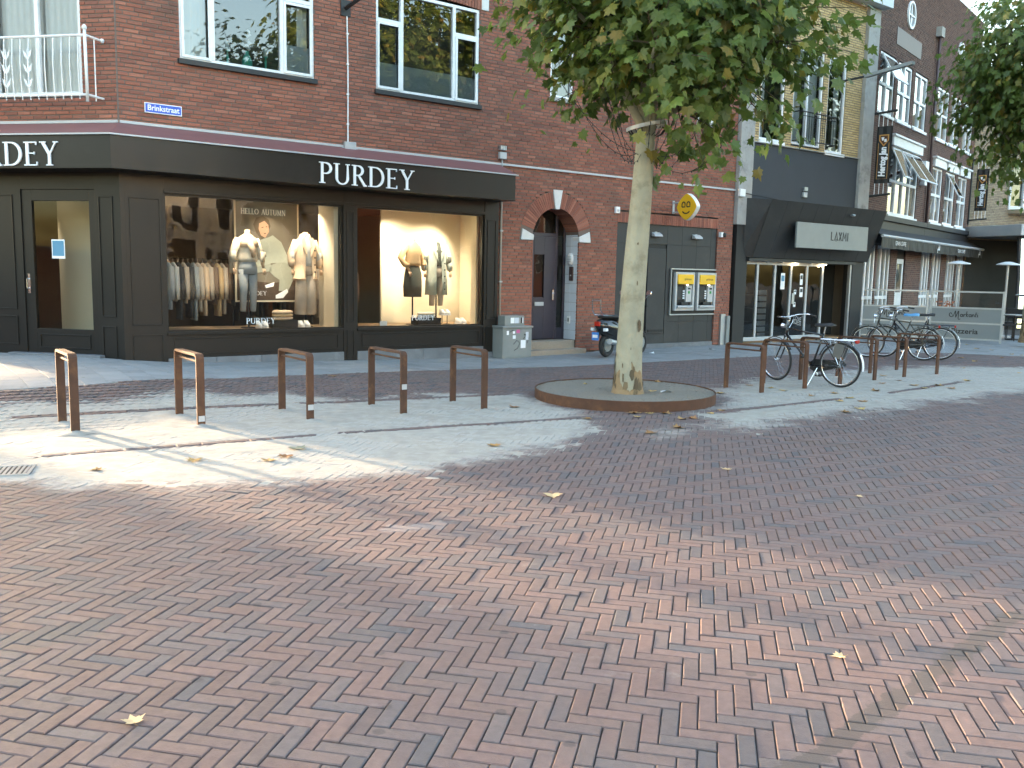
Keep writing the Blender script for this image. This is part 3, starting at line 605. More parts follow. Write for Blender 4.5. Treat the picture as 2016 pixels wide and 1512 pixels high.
for x0, x1 in ((-7.29,-4.28), (-4.02,-1.28)):
    b = MB(); b.box(x0, x0+.03, -.06, .0, .63, 2.77); b.box(x1-.03, x1, -.06, 0, .63, 2.77); b.box(x0+.03, x1-.03, -.06, 0, .63, .655); b.box(x0+.03, x1-.03, -.06, 0, 2.74, 2.77)
    sw = b.build('shop_window', X['black'], BB); MB().quad((x0+.03,-.03,.655),(x1-.03,-.03,.655),(x1-.03,-.03,2.74),(x0+.03,-.03,2.74)).build('pane', X['glass'], sw)
# the shop door on the splayed corner
dl = MB(TL)
for a, b, p, q in ((-1.66,-1.49,.28,2.78), (-.51,-.38,.28,2.78), (-1.49,-.51,.28,.66), (-1.49,-.51,2.61,2.78)): dl.box(a, b, -.06, .0, p, q)
frame_rect(dl, -1.44, -.56, .36, .58, -.06)
sdoor = dl.build('shop_door', X['black'], BB, bevel=.004); MB(TL).quad((-1.49,-.03,.66),(-.51,-.03,.66),(-.51,-.03,2.61),(-1.49,-.03,2.61)).build('pane', X['glass'], sdoor)
dh = MB(TL); dh.box(-1.6,-1.56,-.075,-.06,1.2,1.5); dh.tube([(-1.58,-.08,1.42),(-1.58,-.12,1.42),(-1.58,-.12,1.28),(-1.58,-.08,1.28)], .01); dh.build('door_handle', X['chrome'], sdoor)
nt = MB(TL); nt.box(-1.19,-.965,-.036,-.033,1.74,2.03); n_ = nt.build('notice_sheet', X['letter'], sdoor); X['notice'] = mat('blue_print', (.10,.27,.42), .6, var=.08); MB(TL).box(-1.175,-.98,-.039,-.036,1.78,2.01).build('notice_print', X['notice'], sdoor)
hl_ = MB(TL); hl_.box(-1.66,-.38,-.08,.05,2.78,3.03); hl_.box(-LW,-1.66,-.08,.05,.2,3.03); frame_rect(hl_, -2.3, -1.8, .95, 2.7, -.08); frame_rect(hl_, -2.3, -1.8, .4, .85, -.08); frame_rect(hl_, -3.1, -2.45, .95, 2.7, -.08); hl_.build('side_panel', X['black'], BB, bevel=.003)
MB(TL).box(-1.9,-.3,-.22,.02,.1,.285).build('door_step', X['bluestone'], BB, bevel=.008); MB(TL).box(-LW,.0,-.1,.05,-.1,.24).build('plinth_stone', X['bluestone'], BB)
# shop interior
it = MB(); fl_ = [(KX,.14),(-10.05,2.45),(-10.05,6),(-.87,6),(-.87,.14)]; it.add([(x,y,.3) for x,y in fl_], [(0,1,2,3,4)]); it.build('shop_floor', X['woodfloor'], BB)
it = MB(); it.add([(x,y,2.98) for x,y in fl_], [(0,4,3,2,1)]); it.build('shop_ceiling', X['shopdark'], BB)
it = MB(); it.quad((-10.05,6,.3),(-.87,6,.3),(-.87,6,2.98),(-10.05,6,2.98)); it.quad((-10.05,2.45,.3),(-10.05,6,.3),(-10.05,6,2.98),(-10.05,2.45,2.98)); it.build('shop_wall', X['shopdark'], BB)
MB().box(-.93,-.87,.1,6,.3,2.98).build('shop_wall', X['cream'], BB)
MB().box(-7.25,-.93,.13,1.25,.3,.625).build('display_platform', X['woodfloor'], BB); MB().box(-2.78,-.93,1.3,1.36,.3,2.98).build('display_back_wall', X['cream'], BB); MB().box(-4.36,-4.26,.12,.75,.3,2.98).build('display_partition', X['cream'], BB); MB().box(-1.32,-1.28,.12,.3,.6,2.75).build('display_partition', X['cream'], BB)
cl = MB(); cl.box(-9.4,-8.9,2.9,3.3,.3,2.98); cl.box(-7.0,-6.7,2.6,2.9,.3,2.98); cl.build('shop_column', X['cream'], BB)

MB(TL).box(-1.95,-1.28,1.1,1.16,.3,2.95).build('shop_column', X['cream'], BB)
# ------------------------------------------------------------------ things fixed to the red brick front (frame: x along, y into the wall)
def FT(name, label, cat, x, y, z, group=None): return thing(name, label, cat, (*fw(x, -y), z), A1, group)
def bt(): return MB()
b = MB(); b.box(KX+.01, -4.24, -.03, 0, 3.76, 3.80); b.box(-4.0, 6.2, -.03, 0, 3.755, 3.795)
o = b.build('cable_duct', X['pale_metal'], None, label='pale grey cable duct running along the brick wall above the canopy', cat='cable duct'); o.location = (*fw(0,0), 0); o.rotation_euler = (0,0,A1)
MBL = MB(TL); MBL.box(-LW, 0, -.03, 0, 3.76, 3.80); c2 = MBL.build('duct_run', X['pale_metal'], o)
t = FT('street_name_sign', 'blue street name plate with white border on the brick corner', 'street sign', -7.235, -.015, 4.03)
b = MB(); b.box(-.275,.275,-.004,.004,-.075,.075); b.build('border', X['letter'], t, bevel=.003); MB().box(-.262,.262,-.007,-.004,-.062,.062).build('plate', X['blue_sign'], t); b = MB(); b.add(*text_mesh('Brinkstraat', .115, .009, xs=.92, bold=.002)); b.build('lettering', X['letter'], t)
t = FT('bracket_arm', 'dark steel bracket arm high on the brick wall between the two windows', 'bracket', -4.18, 0, 6.08)
MB().box(-.09,.09,-.025,0,-.13,.13).build('wall_plate', X['anthracite'], t); b = MB(); b.tube([(0,-.02,0),(.05,-.7,.10),(.1,-1.8,.3)], .035, 6); b.build('arm', X['anthracite'], t)
t = FT('conduit_pipe', 'thin white conduit dropping from the bracket to a square junction box', 'conduit', -4.15, -.02, 3.85); b = MB(); b.tube([(0,0,0),(.005,0,1.2),(-.01,0,2.1)], .012, 6); b.build('pipe', X['white'], t)
for k in range(4): MB().box(-.02,.02,-.015,.015,.3+k*.5,.325+k*.5).build('clip', X['white'], t)
t = FT('junction_box', 'square grey junction box on the cable duct under the white conduit', 'junction box', -4.12, 0, 3.77); MB().box(-.105,.105,-.075,0,-.1,.09).build('box', X['pale_metal'], t, bevel=.008); b = MB(); b.tube([(-.15,-.03,-.02),(.15,-.03,-.02)], .016, 6); b.build('cable_gland', X['pale_metal'], t)
for s_, z_, lab in ((-.84, 3.87, 'small ribbed sensor over a grey box at the right end of the canopy'), ):
    t = FT('wall_sensor', lab, 'sensor', s_, 0, z_); MB().box(-.08,.08,-.07,0,0,.13).build('box', X['pale_metal'], t, bevel=.006); b = MB()
    for k in range(4): b.box(-.075+k*.038,-.048+k*.038,-.08,0,.17,.25)
    b.build('ribbed_head', X['steel'], t); b = MB(); b.tube([(0,-.03,0),(0,-.03,-.35)], .013, 6); b.build('cable', X['pale_metal'], t)
t = FT('downpipe', 'thin pale pipe running down the brick wall beside the shopfront', 'downpipe', -.84, -.03, -.03); b = MB(); b.tube([(0,0,0),(0,0,3.1)], .022, 8); b.build('pipe', X['terrazzo'], t, smooth=True)
for k in range(3): MB().box(-.035,.035,-.03,.03,.5+k*1.0,.53+k*1.0).build('bracket', X['steel'], t)
# cabinet
t = FT('utility_cabinet', 'grey metal utility cabinet with stickers standing beside the arched doorway', 'cabinet', -.69, -.24, -.02)
MB().box(-.36,.36,-.2,.2,0,.6).build('body', X['grey_metal'], t, bevel=.01); MB().box(-.38,.38,-.225,.21,.6,.64).build('lid', X['grey_metal'], t, bevel=.008); MB().box(-.33,.33,-.207,-.2,.03,.57).build('door', X['grey_metal'], t, bevel=.004)
X['pink'] = mat('pink_sticker', (.6,.12,.3), .5)
for k, (x, z, w, h, m) in enumerate(((-.12,.49,.05,.05,'letter'),(-.12,.39,.07,.07,'letter'),(-.03,.50,.08,.07,'pink'),(.08,.2,.12,.16,'letter'),(-.27,.47,.05,.08,'letter'),(.2,.36,.07,.16,'white_tile'),(.16,.45,.05,.03,'ink'))): MB().box(x,x+w,-.211,-.207,z,z+h).build('sticker', X[m], t)
gf = MB()
for pts in ([(-.1,.28),(-.02,.36),(.06,.3),(.0,.2),(-.08,.16)],[(.14,.38),(.22,.46),(.28,.4),(.24,.3)],[(-.2,.52),(-.12,.56),(-.1,.5)]): gf.ribbon(pts, .012, -.2105, -.207)
gf.build('scribble', X['ink'], t)
t = FT('meter_box', 'small grey sticker-covered box on top of the utility cabinet', 'box', -.69, -.22, .62); MB().box(-.24,.24,-.12,.12,0,.2).build('body', X['grey_metal'], t, bevel=.008)
for x, w, m in ((-.1,.09,'letter'),(.0,.1,'white_tile'),(.13,.08,'letter'),(.135,.05,'ink')): MB().box(x,x+w,-.125-(.003 if m=='ink' else 0),-.12,.05,.16).build('sticker', X[m], t)
# doorway fittings
t = FT('bulkhead_lamp', 'oval white bulkhead lamp on the tiled door jamb', 'lamp', 1.225, .24, 1.98); b = MB(); b.ring([[(-.0-d_, .09*r_*math.cos(a), .13*r_*math.sin(a)) for a in [2*math.pi*k/18 for k in range(18)]] for d_, r_ in ((0,1),(.03,1),(.05,.8),(.06,.4))]); b.build('lens', X['white'], t, smooth=True)
for dz in (-.05,.0,.05): MB().box(-.066,-.05,-.075,.075,dz-.006,dz+.006).build('guard_bar', X['pale_metal'], t)
t = FT('intercom', 'brown intercom panel below the oval lamp in the doorway', 'intercom', 1.222, .2, 1.52); MB().box(-.03,0,-.06,.06,0,.3).build('panel', X['door_wood'], t, bevel=.005); MB().box(-.035,-.03,-.02,.02,.1,.13).build('button', X['pale_metal'], t)
t = FT('wall_socket', 'small white socket plate low on the tiled door jamb', 'socket', 1.222, .26, .6); MB().box(-.012,0,-.05,.05,0,.16).build('plate', X['white'], t); MB().box(-.016,-.012,-.025,.025,.04,.12).build('socket_insert', X['grey_metal'], t)
# smiling diamond sign, projecting
t = FT('projecting_sign', 'yellow diamond sign with a smiling face projecting over the cash machines', 'sign', 4.06, -.46, 3.22)
def diamond(r, n=48, p=1.4): return [(math.copysign(abs(math.cos(a))**(2/p), math.cos(a))*r, math.copysign(abs(math.sin(a))**(2/p), math.sin(a))*r) for a in [2*math.pi*k/n for k in range(n)]]
TS = Matrix.Rotation(R(-90), 4, 'Z'); b = MB(TS); b.ext([(x, z) for x, z in diamond(.30)], -.05, .07); b.build('casing', X['white'], t, bevel=.012); b = MB(TS); b.ext([(x, z) for x, z in diamond(.292)], -.062, -.05); b.build('face', X['yellow'], t, bevel=.006)
b = MB(TS)
for cx in (-.085, .06): b.ribbon([(cx-.045,.0),(cx-.045,.06)] + arc(cx,.06,.045,.05,180,0,8) + [(cx+.045,.0),(cx-.045,.0)], .028, -.066, -.0615)
b.ribbon(arc(-.005,-.07,.11,.075,200,340,10), .03, -.066, -.0615); b.build('smile', X['ink'], t)
b = MB(); b.box(-.03,.03,.44,.46,-.13,.16); b.box(-.02,.02,.18,.44,-.12,-.09); b.box(-.02,.02,.18,.44,.1,.13); b.build('wall_bracket', X['pale_metal'], t)
# cash machines
def atm(x, lab):
    t = FT('cash_machine', lab, 'cash machine', x, 0, .86, 'cash machines in the dark wall')
    b = MB(); b.box(-.33,-.27,-.05,.06,0,.9); b.box(.27,.33,-.05,.06,0,.9); b.box(-.27,.27,-.05,.06,0,.06); b.box(-.27,.27,-.05,.06,.84,.9); b.build('surround', X['pale_metal'], t, bevel=.006)
    MB().box(-.27,.27,-.075,.05,.62,.85).build('yellow_hood', X['yellow'], t, bevel=.012); c = MB(); c.add(*text_mesh('geldmaat', .075, .077, xs=.9)); c.v = [(v[0]+.06, v[1], v[2]+.74) for v in c.v]; c.build('lettering', X['ink'], t)
    b = MB(); b.add([(-.27,.04,.62),(.27,.04,.62),(.27,.04,.2),(-.27,.04,.2)], [(0,1,2,3)]); b.build('recess', X['grey_metal'], t)
    b = MB(); b.add([(-.25,.0,.56),(0.0,.0,.56),(0.0,-.01,.25),(-.25,-.01,.25)], [(0,1,2,3)]); b.build('screen', X['ink'], t); b = MB()
    for k in range(4): b.box(-.04,.02,-.022,-.01,.28+k*.055,.31+k*.055)
    b.build('keys', X['letter'], t); MB().box(.06,.25,-.03,.04,.2,.6).build('reader_column', X['pale_metal'], t, bevel=.008)
    X.setdefault('green', mat('green_slot', (.02,.25,.06), .3)); c = MB(); c.ell([(.16,-.03,.40,.035,.01),(.16,-.03,.46,.035,.01)], 8); c.build('card_slot', X['green'], t); MB().box(.12,.2,-.04,-.03,.5,.54).build('receipt_slot', X['ink'], t)
    MB().box(-.27,.27,-.1,.05,.06,.12).build('cash_tray', X['pale_metal'], t, bevel=.02); MB().box(-.12,.12,-.06,.0,.135,.2).build('cash_shutter', X['ink'], t)
    c = MB(); c.ell([(.1,-.02,.6,.03,.02),(.1,-.02,.61,.03,.02)], 8); X.setdefault('atmled', mat('machine_light', (.8,.8,.7), .4, emit=(1,.95,.8), estr=1.5)); c.build('light', X['atmled'], t)
atm(4.53, 'left of the two grey cash machines with a yellow hood'); atm(5.29, 'right of the two yellow-hooded cash machines, next to the brick pier')
for x, lab in ((3.56, 'grey wall lamp above the dark service door'), (4.91, 'grey wall lamp above the right cash machine')):
    t = FT('wall_lamp', lab, 'wall lamp', x, .035, 2.6, 'lamps on the cash machine wall'); b = MB(); b.add([(-.13,0,-.05),(.13,0,-.05),(.13,0,.05),(-.13,0,.05),(-.13,-.12,-.05),(.13,-.12,-.05),(.13,-.09,.0),(-.13,-.09,.0)], [(0,1,2,3),(4,7,6,5),(0,4,5,1),(1,5,6,2),(3,2,6,7),(0,3,7,4)]); b.build('housing', X['pale_metal'], t, bevel=.006); MB().box(-.03,.03,-.02,0,-.06,.06).build('mount', X['steel'], t)
t = FT('security_camera', 'small white and black camera at the edge of the dark wall', 'camera', 5.74, 0, 2.68); MB().box(-.06,.03,-.08,0,-.06,.06).build('mount_box', X['white'], t, bevel=.006); b = MB(); b.ell([(.06,-.07,-.06,.04,.04),(.06,-.07,-.03,.055,.055),(.06,-.07,.02,.055,.055),(.06,-.07,.05,.03,.03)], 12); b.build('dome', X['ink'], t, smooth=True)
t = FT('alarm_box', 'small white box on the wall left of the plane tree trunk', 'alarm box', 2.28, 0, 3.0); MB().box(-.06,.06,-.06,0,0,.14).build('case', X['white'], t, bevel=.006); MB().box(-.03,.03,-.066,-.06,.03,.08).build('cover', X['pale_metal'], t)
t = FT('cable_cover', 'grey metal cable cover at the foot of the brick pier', 'cable cover', 6.02, -.03, 0); MB().box(-.16,.0,-.02,.03,0,.76).build('plate', X['steel'], t); MB().box(.01,.12,-.07,.03,0,.72).build('trunking', X['grey_metal'], t, bevel=.006)
# balcony railing on the splayed corner
t = thing('balcony_railing', 'white wrought iron balcony railing with leaf ornaments at the corner window', 'railing', (*fw(KX, 0), 4.0), A1 + R(-47.39))
b = MB(); y = -.36
b.tube([(-2.6,y,.93),(-.24,y,.93)], .02, 6); b.build('top_rail', X['white'], t); b = MB(); b.tube([(-2.6,y,.10),(-.24,y,.10)], .018, 6); b.build('bottom_rail', X['white'], t)
for k in range(17): b = MB(); x = -.36 - k*.135; b.tube([(x,y,.93),(x+.02,y-.05,.55),(x+.01,y-.03,.25),(x,y,.04)], .008, 5); b.build('baluster', X['white'], t)
b = MB(); b.tube([(-.24,y,.0),(-.25,y,1.0)], .022, 6); b.ell([(-.25,y,.99,.012,.012),(-.25,y,1.02,.035,.035),(-.25,y,1.05,.035,.035),(-.25,y,1.08,.01,.01)], 10); b.build('corner_post', X['white'], t, smooth=True)
b = MB(); b.tube([(-.24,y,.93),(-.22,-.02,.93)], .018, 6); b.tube([(-.24,y,.1),(-.22,-.02,.1)], .018, 6); b.tube([(-.23,y*.5,.93),(-.23,y*.5,.04)], .009, 5); b.ell([(-.21,-.02,.9,.02,.02),(-.21,-.02,.93,.035,.035),(-.21,-.02,.96,.02,.02)], 8); b.build('side_return', X['white'], t)
for cx in (-1.16, -1.52, -2.0):
    b = MB(); b.tube([(cx,y-.04,.12),(cx,y-.05,.75)], .008, 5)
    for z0 in (.2,.4,.6):
        for s_ in (-1,1): b.add([(cx,y-.045,z0),(cx+s_*.05,y-.05,z0+.05),(cx+s_*.075,y-.05,z0+.15),(cx+s_*.025,y-.05,z0+.1)], [(0,1,2,3)])
    b.build('leaf_ornament', X['white'], t)
# knick-knacks behind the first floor window
t = FT('window_vase', 'turquoise vase with white flowers behind the first floor window', 'vase', -5.86, .13, 4.89); X['turq'] = mat('turquoise', (.05,.42,.36), .4); b = MB(); b.ell([(0,0,0,.09,.05),(0,0,.1,.085,.05),(0,0,.2,.03,.03),(0,0,.24,.035,.03)], 12); b.build('vase', X['turq'], t, smooth=True)
b = MB()
for k in range(9): x, z = random.uniform(-.06,.08), random.uniform(.28,.55); b.ell([(x,0,z-.03,.01,.01),(x,0,z,.04,.03),(x,0,z+.03,.01,.01)], 8)
b.build('flowers', X['curtain'], t, smooth=True)
for x, lab in ((-5.55, 'turquoise candlestick right of the vase in the upper window'), (-6.18, 'turquoise candlestick left of the vase in the upper window')):
    t = FT('candlestick', lab, 'candlestick', x, .13, 4.89, 'candlesticks in the upper window'); b = MB(); b.ell([(0,0,0,.035,.035),(0,0,.02,.012,.012),(0,0,.1,.02,.02),(0,0,.18,.01,.01),(0,0,.2,.04,.04)], 10); b.build('stick', X['turq'], t, smooth=True); b = MB(); b.ell([(0,0,.2,.035,.035),(0,0,.34,.035,.035)], 10); b.build('candle', X['curtain'], t)

# ------------------------------------------------------------------ shop window displays
def shirt(b, w=.20, d=.12, zs=(0,.5), n=14): pass
G_ = {k: mat('cloth_'+k, c, .85, var=.14, scale=10, bump=.003, bscale=25) for k, c in dict(beige=(.62,.47,.33), sage=(.42,.46,.40), grey=(.30,.33,.35), taupe=(.45,.38,.31), cream=(.68,.60,.48), charcoal=(.05,.05,.052), green=(.075,.085,.07), brown=(.17,.11,.075), tan=(.55,.39,.22), lgrey=(.45,.46,.45), rust=(.25,.10,.05)).items()}
def mannequin(lab, x, y, style, rz=0, stand=.25):
    """headless mannequin dressed as in the window; local z from the platform, hip joint .95"""
    t = FT('mannequin', lab, 'mannequin', x, y, .625, 'headless mannequins in the shop windows'); t.rotation_euler[2] = A1 + rz; z0 = stand
    b = MB(); b.ell([(0,0,0,.13,.13),(0,0,.012,.13,.13),(0,0,.013,.016,.016),(0,0,z0+.6,.016,.016)], 14); b.build('stand', X['black_matt'], t)
    b = MB(); hz = lambda z: z*.965 + z0 - .08
    b.ell([(0,.0,hz(.8),.12,.09),(0,0,hz(.95),.155,.10),(0,0,hz(1.1),.12,.085),(0,-.02,hz(1.28),.15,.10),(0,0,hz(1.40),.17,.085),(0,0,hz(1.45),.08,.06),(0,-.005,hz(1.49),.05,.05),(0,-.01,hz(1.56),.045,.047)], 16)
    arms = style.get('arms', ((-.19,-.26,-.28,-.05),(.19,.26,.27,-.06)))
    for sx, ex, wx, wy in arms:
        b.tube([(sx*.9,0,hz(1.40)),(ex*.95,.02,hz(1.13)),(wx,wy,hz(.90))], [.042,.035,.024], 8)
        for f in range(4): b.tube([(wx+(f-1.5)*.014,wy-.01,hz(.88)),(wx+(f-1.5)*.016,wy-.03,hz(.82)),(wx+(f-1.5)*.015,wy-.02,hz(.77+.008*abs(f-1.5)))], [.009,.008,.005], 5)
        b.tube([(wx,wy-.03,hz(.88)),(wx+(.02 if wx<0 else -.02),wy-.055,hz(.83))], [.01,.007], 5)
    if style.get('legs'):
        for sx in (-1,1): b.tube([(sx*.08,0,hz(.85)),(sx*.085,-.01,hz(.48)),(sx*.085,.02,hz(.12)),(sx*.085,-.02,hz(.04))], [.07,.052,.034,.04], 8)
    b.build('body', X['skin'], t, smooth=True)
    if 'trouser' in style:
        wl, m, hem = style['trouser']; b = MB(); b.ell([(0,0,hz(.78),.17,.115),(0,0,hz(.9),.172,.115),(0,0,hz(1.05),.135,.10)], 16)
        for sx in (-1,1): b.tube([(sx*.08,0,hz(.86)),(sx*.09,-.015,hz(.5)),(sx*.095,.01,hz(hem))], [.092,.078*wl if wl>1 else .066,.085*wl if wl>1 else .05], 12)
        b.build('trousers', G_[m], t, smooth=True)
    if 'skirt' in style: b = MB(); b.ell([(0,0,hz(.38),.19,.15),(0,0,hz(.6),.20,.15),(.01,0,hz(.85),.185,.125),(0,0,hz(1.02),.14,.10),(0,0,hz(1.06),.135,.095)], 18); b.build('skirt', G_[style['skirt']], t, smooth=True)
    if 'belt' in style: b = MB(); b.ell([(0,-.002,hz(1.02),.147,.112),(0,-.002,hz(1.055),.143,.108)], 16); b.build('belt', X['ink'], t)
    if 'top' in style:
        m, hem, sl = style['top']; b = MB(); b.ell([(0,0,hz(hem),.17,.118),(0,0,hz(hem+.06),.176,.122),(0,-.01,hz(1.2),.155,.112),(0,-.02,hz(1.30),.168,.118),(0,0,hz(1.405),.168,.085),(0,0,hz(1.455),.09,.07),(0,0,hz(1.485),.062,.058)], 18)
        for sx, ex, wx, wy in arms: b.tube([(sx*.78,0,hz(1.395)),(ex,.015,hz(1.15)),((ex+wx)/2,wy*.4,hz(1.02)),(wx,wy*.9,hz(sl))], [.07,.058,.055,.042], 10)
        b.build('top', G_[m], t, smooth=True)
    if 'coat' in style:
        m, hem, op, sl = style['coat']; b = MB(); n = 18; rings = []
        for z, rx, ry in ((hem,.235,.165),(.7,.225,.16),(1.0,.20,.145),(1.28,.205,.14),(1.40,.20,.10),(1.47,.11,.085),(1.53,.085,.08)):
            g0 = op*(1.0 if z < 1.2 else .8 if z < 1.45 else 1.1); rings.append([(rx*math.sin(a), -ry*math.cos(a), hz(z)) for a in [g0 + (2*math.pi - 2*g0)*k/n for k in range(n+1)]])
        b.ring(rings, close=False, cap=False)
        for sx, ex, wx, wy in arms: b.tube([(sx*.82,0,hz(1.395)),(ex*1.05,.015,hz(1.15)),((ex+wx)/2*1.04,wy*.4,hz(1.02)),(wx,wy*.9,hz(sl))], [.078,.068,.066,.055], 10)
        o = b.build('coat', G_[m], t, smooth=True); so = o.modifiers.new('thick', 'SOLIDIFY'); so.thickness = .012
        for k in range(5):
            z = hem + .12 + k*.13
            if z < 1.25: b = MB(); a = op+.28; b.ell([(.215*math.sin(a),-.165*math.cos(a),hz(z)-.012,.014,.014),(.215*math.sin(a),-.165*math.cos(a),hz(z)+.012,.014,.014)], 8); b.build('button', X['ink'], t)
        for sx in (-1, 1): b = MB(); b.add([(sx*.03,-.15,hz(1.1)),(sx*.13,-.145,hz(1.33)),(sx*.10,-.10,hz(1.47)),(sx*.04,-.11,hz(1.4))], [(0,1,2,3)]); b.build('lapel', G_[m], t)
    if 'scarf' in style:
        b = MB(); b.ell([(0,-.02,hz(1.25),.172,.13),(0,-.02,hz(1.34),.182,.13),(0,0,hz(1.42),.16,.10),(0,0,hz(1.47),.085,.075)], 16); b.tube([(-.03,-.14,hz(1.33)),(.02,-.16,hz(1.2)),(.04,-.14,hz(1.08))], [.05,.05,.03], 8); b.tube([(-.19,.03,hz(1.38)),(-.26,.05,hz(1.1)),(-.27,.03,hz(.8))], [.05,.06,.05], 8); b.build('shawl', G_[style['scarf']], t, smooth=True)
mannequin('mannequin in grey trousers with a draped peach shawl in the left shop window', -5.74, .6, dict(trouser=(.8,'grey',.12), top=('cream',1.0,1.18), scarf='beige', belt=1), rz=.15)
mannequin('mannequin in wide taupe trousers and a beige overshirt in the left shop window', -4.69, .6, dict(trouser=(1.35,'taupe',.06), top=('lgrey',.95,1.2), coat=('beige',.72,.32,.94)), rz=.1)
mannequin('mannequin in a tan jumper and dark leather skirt in the right shop window', -2.48, .6, dict(skirt='green', top=('tan',1.0,1.0), arms=((-.19,-.28,-.16,-.12),(.19,.26,.24,-.06))), rz=.1)
mannequin('mannequin in a long pale coat and taupe trousers in the right shop window', -1.93, .62, dict(trouser=(.9,'taupe',.2), top=('green',1.0,1.2), coat=('sage',.42,.3,.92), belt=1), rz=-.1)
# poster with a crouching model, flat print
t = FT('shop_poster', 'large poster of a crouching woman in pale clothes hanging behind the mannequins', 'poster', -5.15, 1.2, 1.05)
MB().box(-.60,.60,0,.02,0,1.86).build('board', X['cream'], t)
def pr(name, polys, m, y):
    b = MB()
    for q in polys: b.ext([(x, z) for x, z in q], y-.0012, y)
    b.build(name, m, t)
X['p_bg'] = mat('print_grey', (.17,.15,.115), .5, var=.15); X['p_fl'] = mat('print_floor', (.07,.045,.03), .5, var=.7, scale=14); X['p_cl'] = mat('print_sage', (.40,.43,.36), .5, var=.12, scale=12); X['p_cl2'] = mat('print_sage_dark', (.33,.35,.29), .5, var=.12, scale=12); X['p_sk'] = mat('print_skin', (.52,.31,.20), .5, var=.06); X['p_hr'] = mat('print_hair', (.10,.07,.04), .5, var=.2)
pr('print_background', [[(-.57,.03),(.57,.03),(.57,1.83),(-.57,1.83)]], X['p_bg'], 0); pr('print_floor', [[(-.57,.03),(.57,.03),(.57,.42),(.1,.34),(-.57,.40)]], X['p_fl'], -.003)
pr('print_hair', [[(-.20,1.22),(-.26,1.38),(-.20,1.50),(-.08,1.54),(.03,1.47),(.06,1.36),(.0,1.2),(-.1,1.12)]], X['p_hr'], -.006)
pr('print_trousers', [[(.05,.66),(.30,.76),(.52,.60),(.50,.44),(.38,.20),(.20,.20),(.22,.40),(.12,.46),(.02,.56)],[(-.2,.62),(.05,.70),(.08,.56),(-.2,.52)]], X['p_cl2'], -.006)
pr('print_jumper', [[(-.16,1.10),(.02,1.16),(.10,1.20),(.26,1.08),(.36,.86),(.50,.66),(.30,.72),(.08,.70),(-.22,.62),(-.24,.72),(-.02,.82),(-.10,.96)]], X['p_cl'], -.009)
pr('print_face', [[(-.15,1.40),(-.05,1.45),(.02,1.38),(.03,1.26),(-.04,1.15),(-.12,1.19),(-.16,1.30)],[(-.28,.60),(-.2,.64),(-.2,.55),(-.27,.54)]], X['p_sk'], -.009)
pr('print_features', [[(-.11,1.335),(-.07,1.345),(-.07,1.33),(-.11,1.32)],[(-.03,1.35),(.0,1.355),(.0,1.34),(-.03,1.335)],[(-.07,1.225),(-.03,1.235),(-.03,1.22),(-.06,1.212)]], X['p_hr'], -.0115)
pr('print_shoes', [[(.14,.12),(.36,.24),(.38,.18),(.28,.07),(.14,.06)],[(-.06,.30),(.12,.36),(.1,.28),(-.04,.25)]], X['letter'], -.009)
b = MB(); serif_text(b, 'PURDEY', -.42, .12, .075, -.014, -.0125, 1.1); b.build('lettering', X['letter'], t)
# lettering stuck on the panes
for x, z, lab in ((-6.01,.735,'white lettering on the lower pane of the left shop window'), (-2.865,.745,'white lettering on the lower pane of the right shop window')):
    t = FT('window_lettering', lab, 'lettering', x, -.033, z, 'lettering on the shop panes'); b = MB(); serif_text(b, 'PURDEY', 0, 0, .095, -.002, 0, 1.12); b.build('letters', X['letter'], t)
t = FT('window_lettering', 'pale autumn greeting across the top of the left shop window', 'lettering', -6.07, -.033, 2.53); b = MB(); serif_text(b, 'HELLO AUTUMN', 0, 0, .088, -.002, 0, .92); b.build('letters', X['cream'], t)
# plinths, shoes, folded clothes, price card
def shoes(lab, x, y, z, grp='white shoes in the shop windows'):
    t = FT('shoe_pair', lab, 'shoes', x, y, z, grp)
    for k, dx in enumerate((-.055,.055)):
        b = MB(); b.ell([(dx,0,0,.045,.13),(dx,0,.025,.047,.132)], 14); b.build('sole', X['letter'], t)
        b = MB(); b.ell([(dx,0,.025,.043,.125),(dx,-.01,.06,.042,.11),(dx,.03,.09,.036,.075),(dx,.05,.12,.032,.05)], 14); b.build('upper', X['white'], t, smooth=True)
def stack(lab, x, y, z, ms):
    t = FT('folded_clothes', lab, 'clothes', x, y, z)
    for k, m in enumerate(ms):
        b = MB(); h = .055; b.ell([(random.uniform(-.01,.01),0,k*h,.17,.11),(0,0,k*h+.01,.19,.13),(0.01,0,k*h+.04,.185,.125),(0,0,k*h+.054,.15,.10)], 16); b.build('garment', G_[m], t, smooth=True)
def plinth(lab, x, y, w, h=.13): t = FT('display_box', lab, 'display box', x, y, .626, 'black display boxes'); MB().box(-w/2,w/2,-.14,.14,0,h).build('box', X['black_matt'], t, bevel=.004); MB().box(-w/2-.004,w/2+.004,-.144,.144,h,h+.008).build('top', X['black'], t)
plinth('black display box under folded beige clothes', -5.17, .5, .46); stack('folded beige jumpers on the black box, left window', -5.17, .5, .765, ('beige','tan','beige'))
plinth('black display box under folded grey clothes', -2.28, .42, .52); stack('folded pale patterned tops on the black box, right window', -2.28, .42, .765, ('lgrey','cream'))
shoes('white shoes left of the black box in the left window', -5.57, .42, .627); shoes('white shoes right of the black box in the left window', -4.8, .42, .627); shoes('white shoes lying by the right edge of the right window', -1.45, .45, .627); shoes('white shoes raised on two thin black rods', -1.77, .55, .80)
t = FT('shoe_stand', 'two thin black rods carrying a pair of white shoes', 'stand', -1.77, .55, .626); b = MB()
for dx in (-.06,.06): b.tube([(dx,0,.0),(dx,0,.174)], .008, 6)
b.build('rods', X['black_matt'], t); MB().box(-.1,.1,-.05,.05,0,.006).build('foot', X['black_matt'], t)
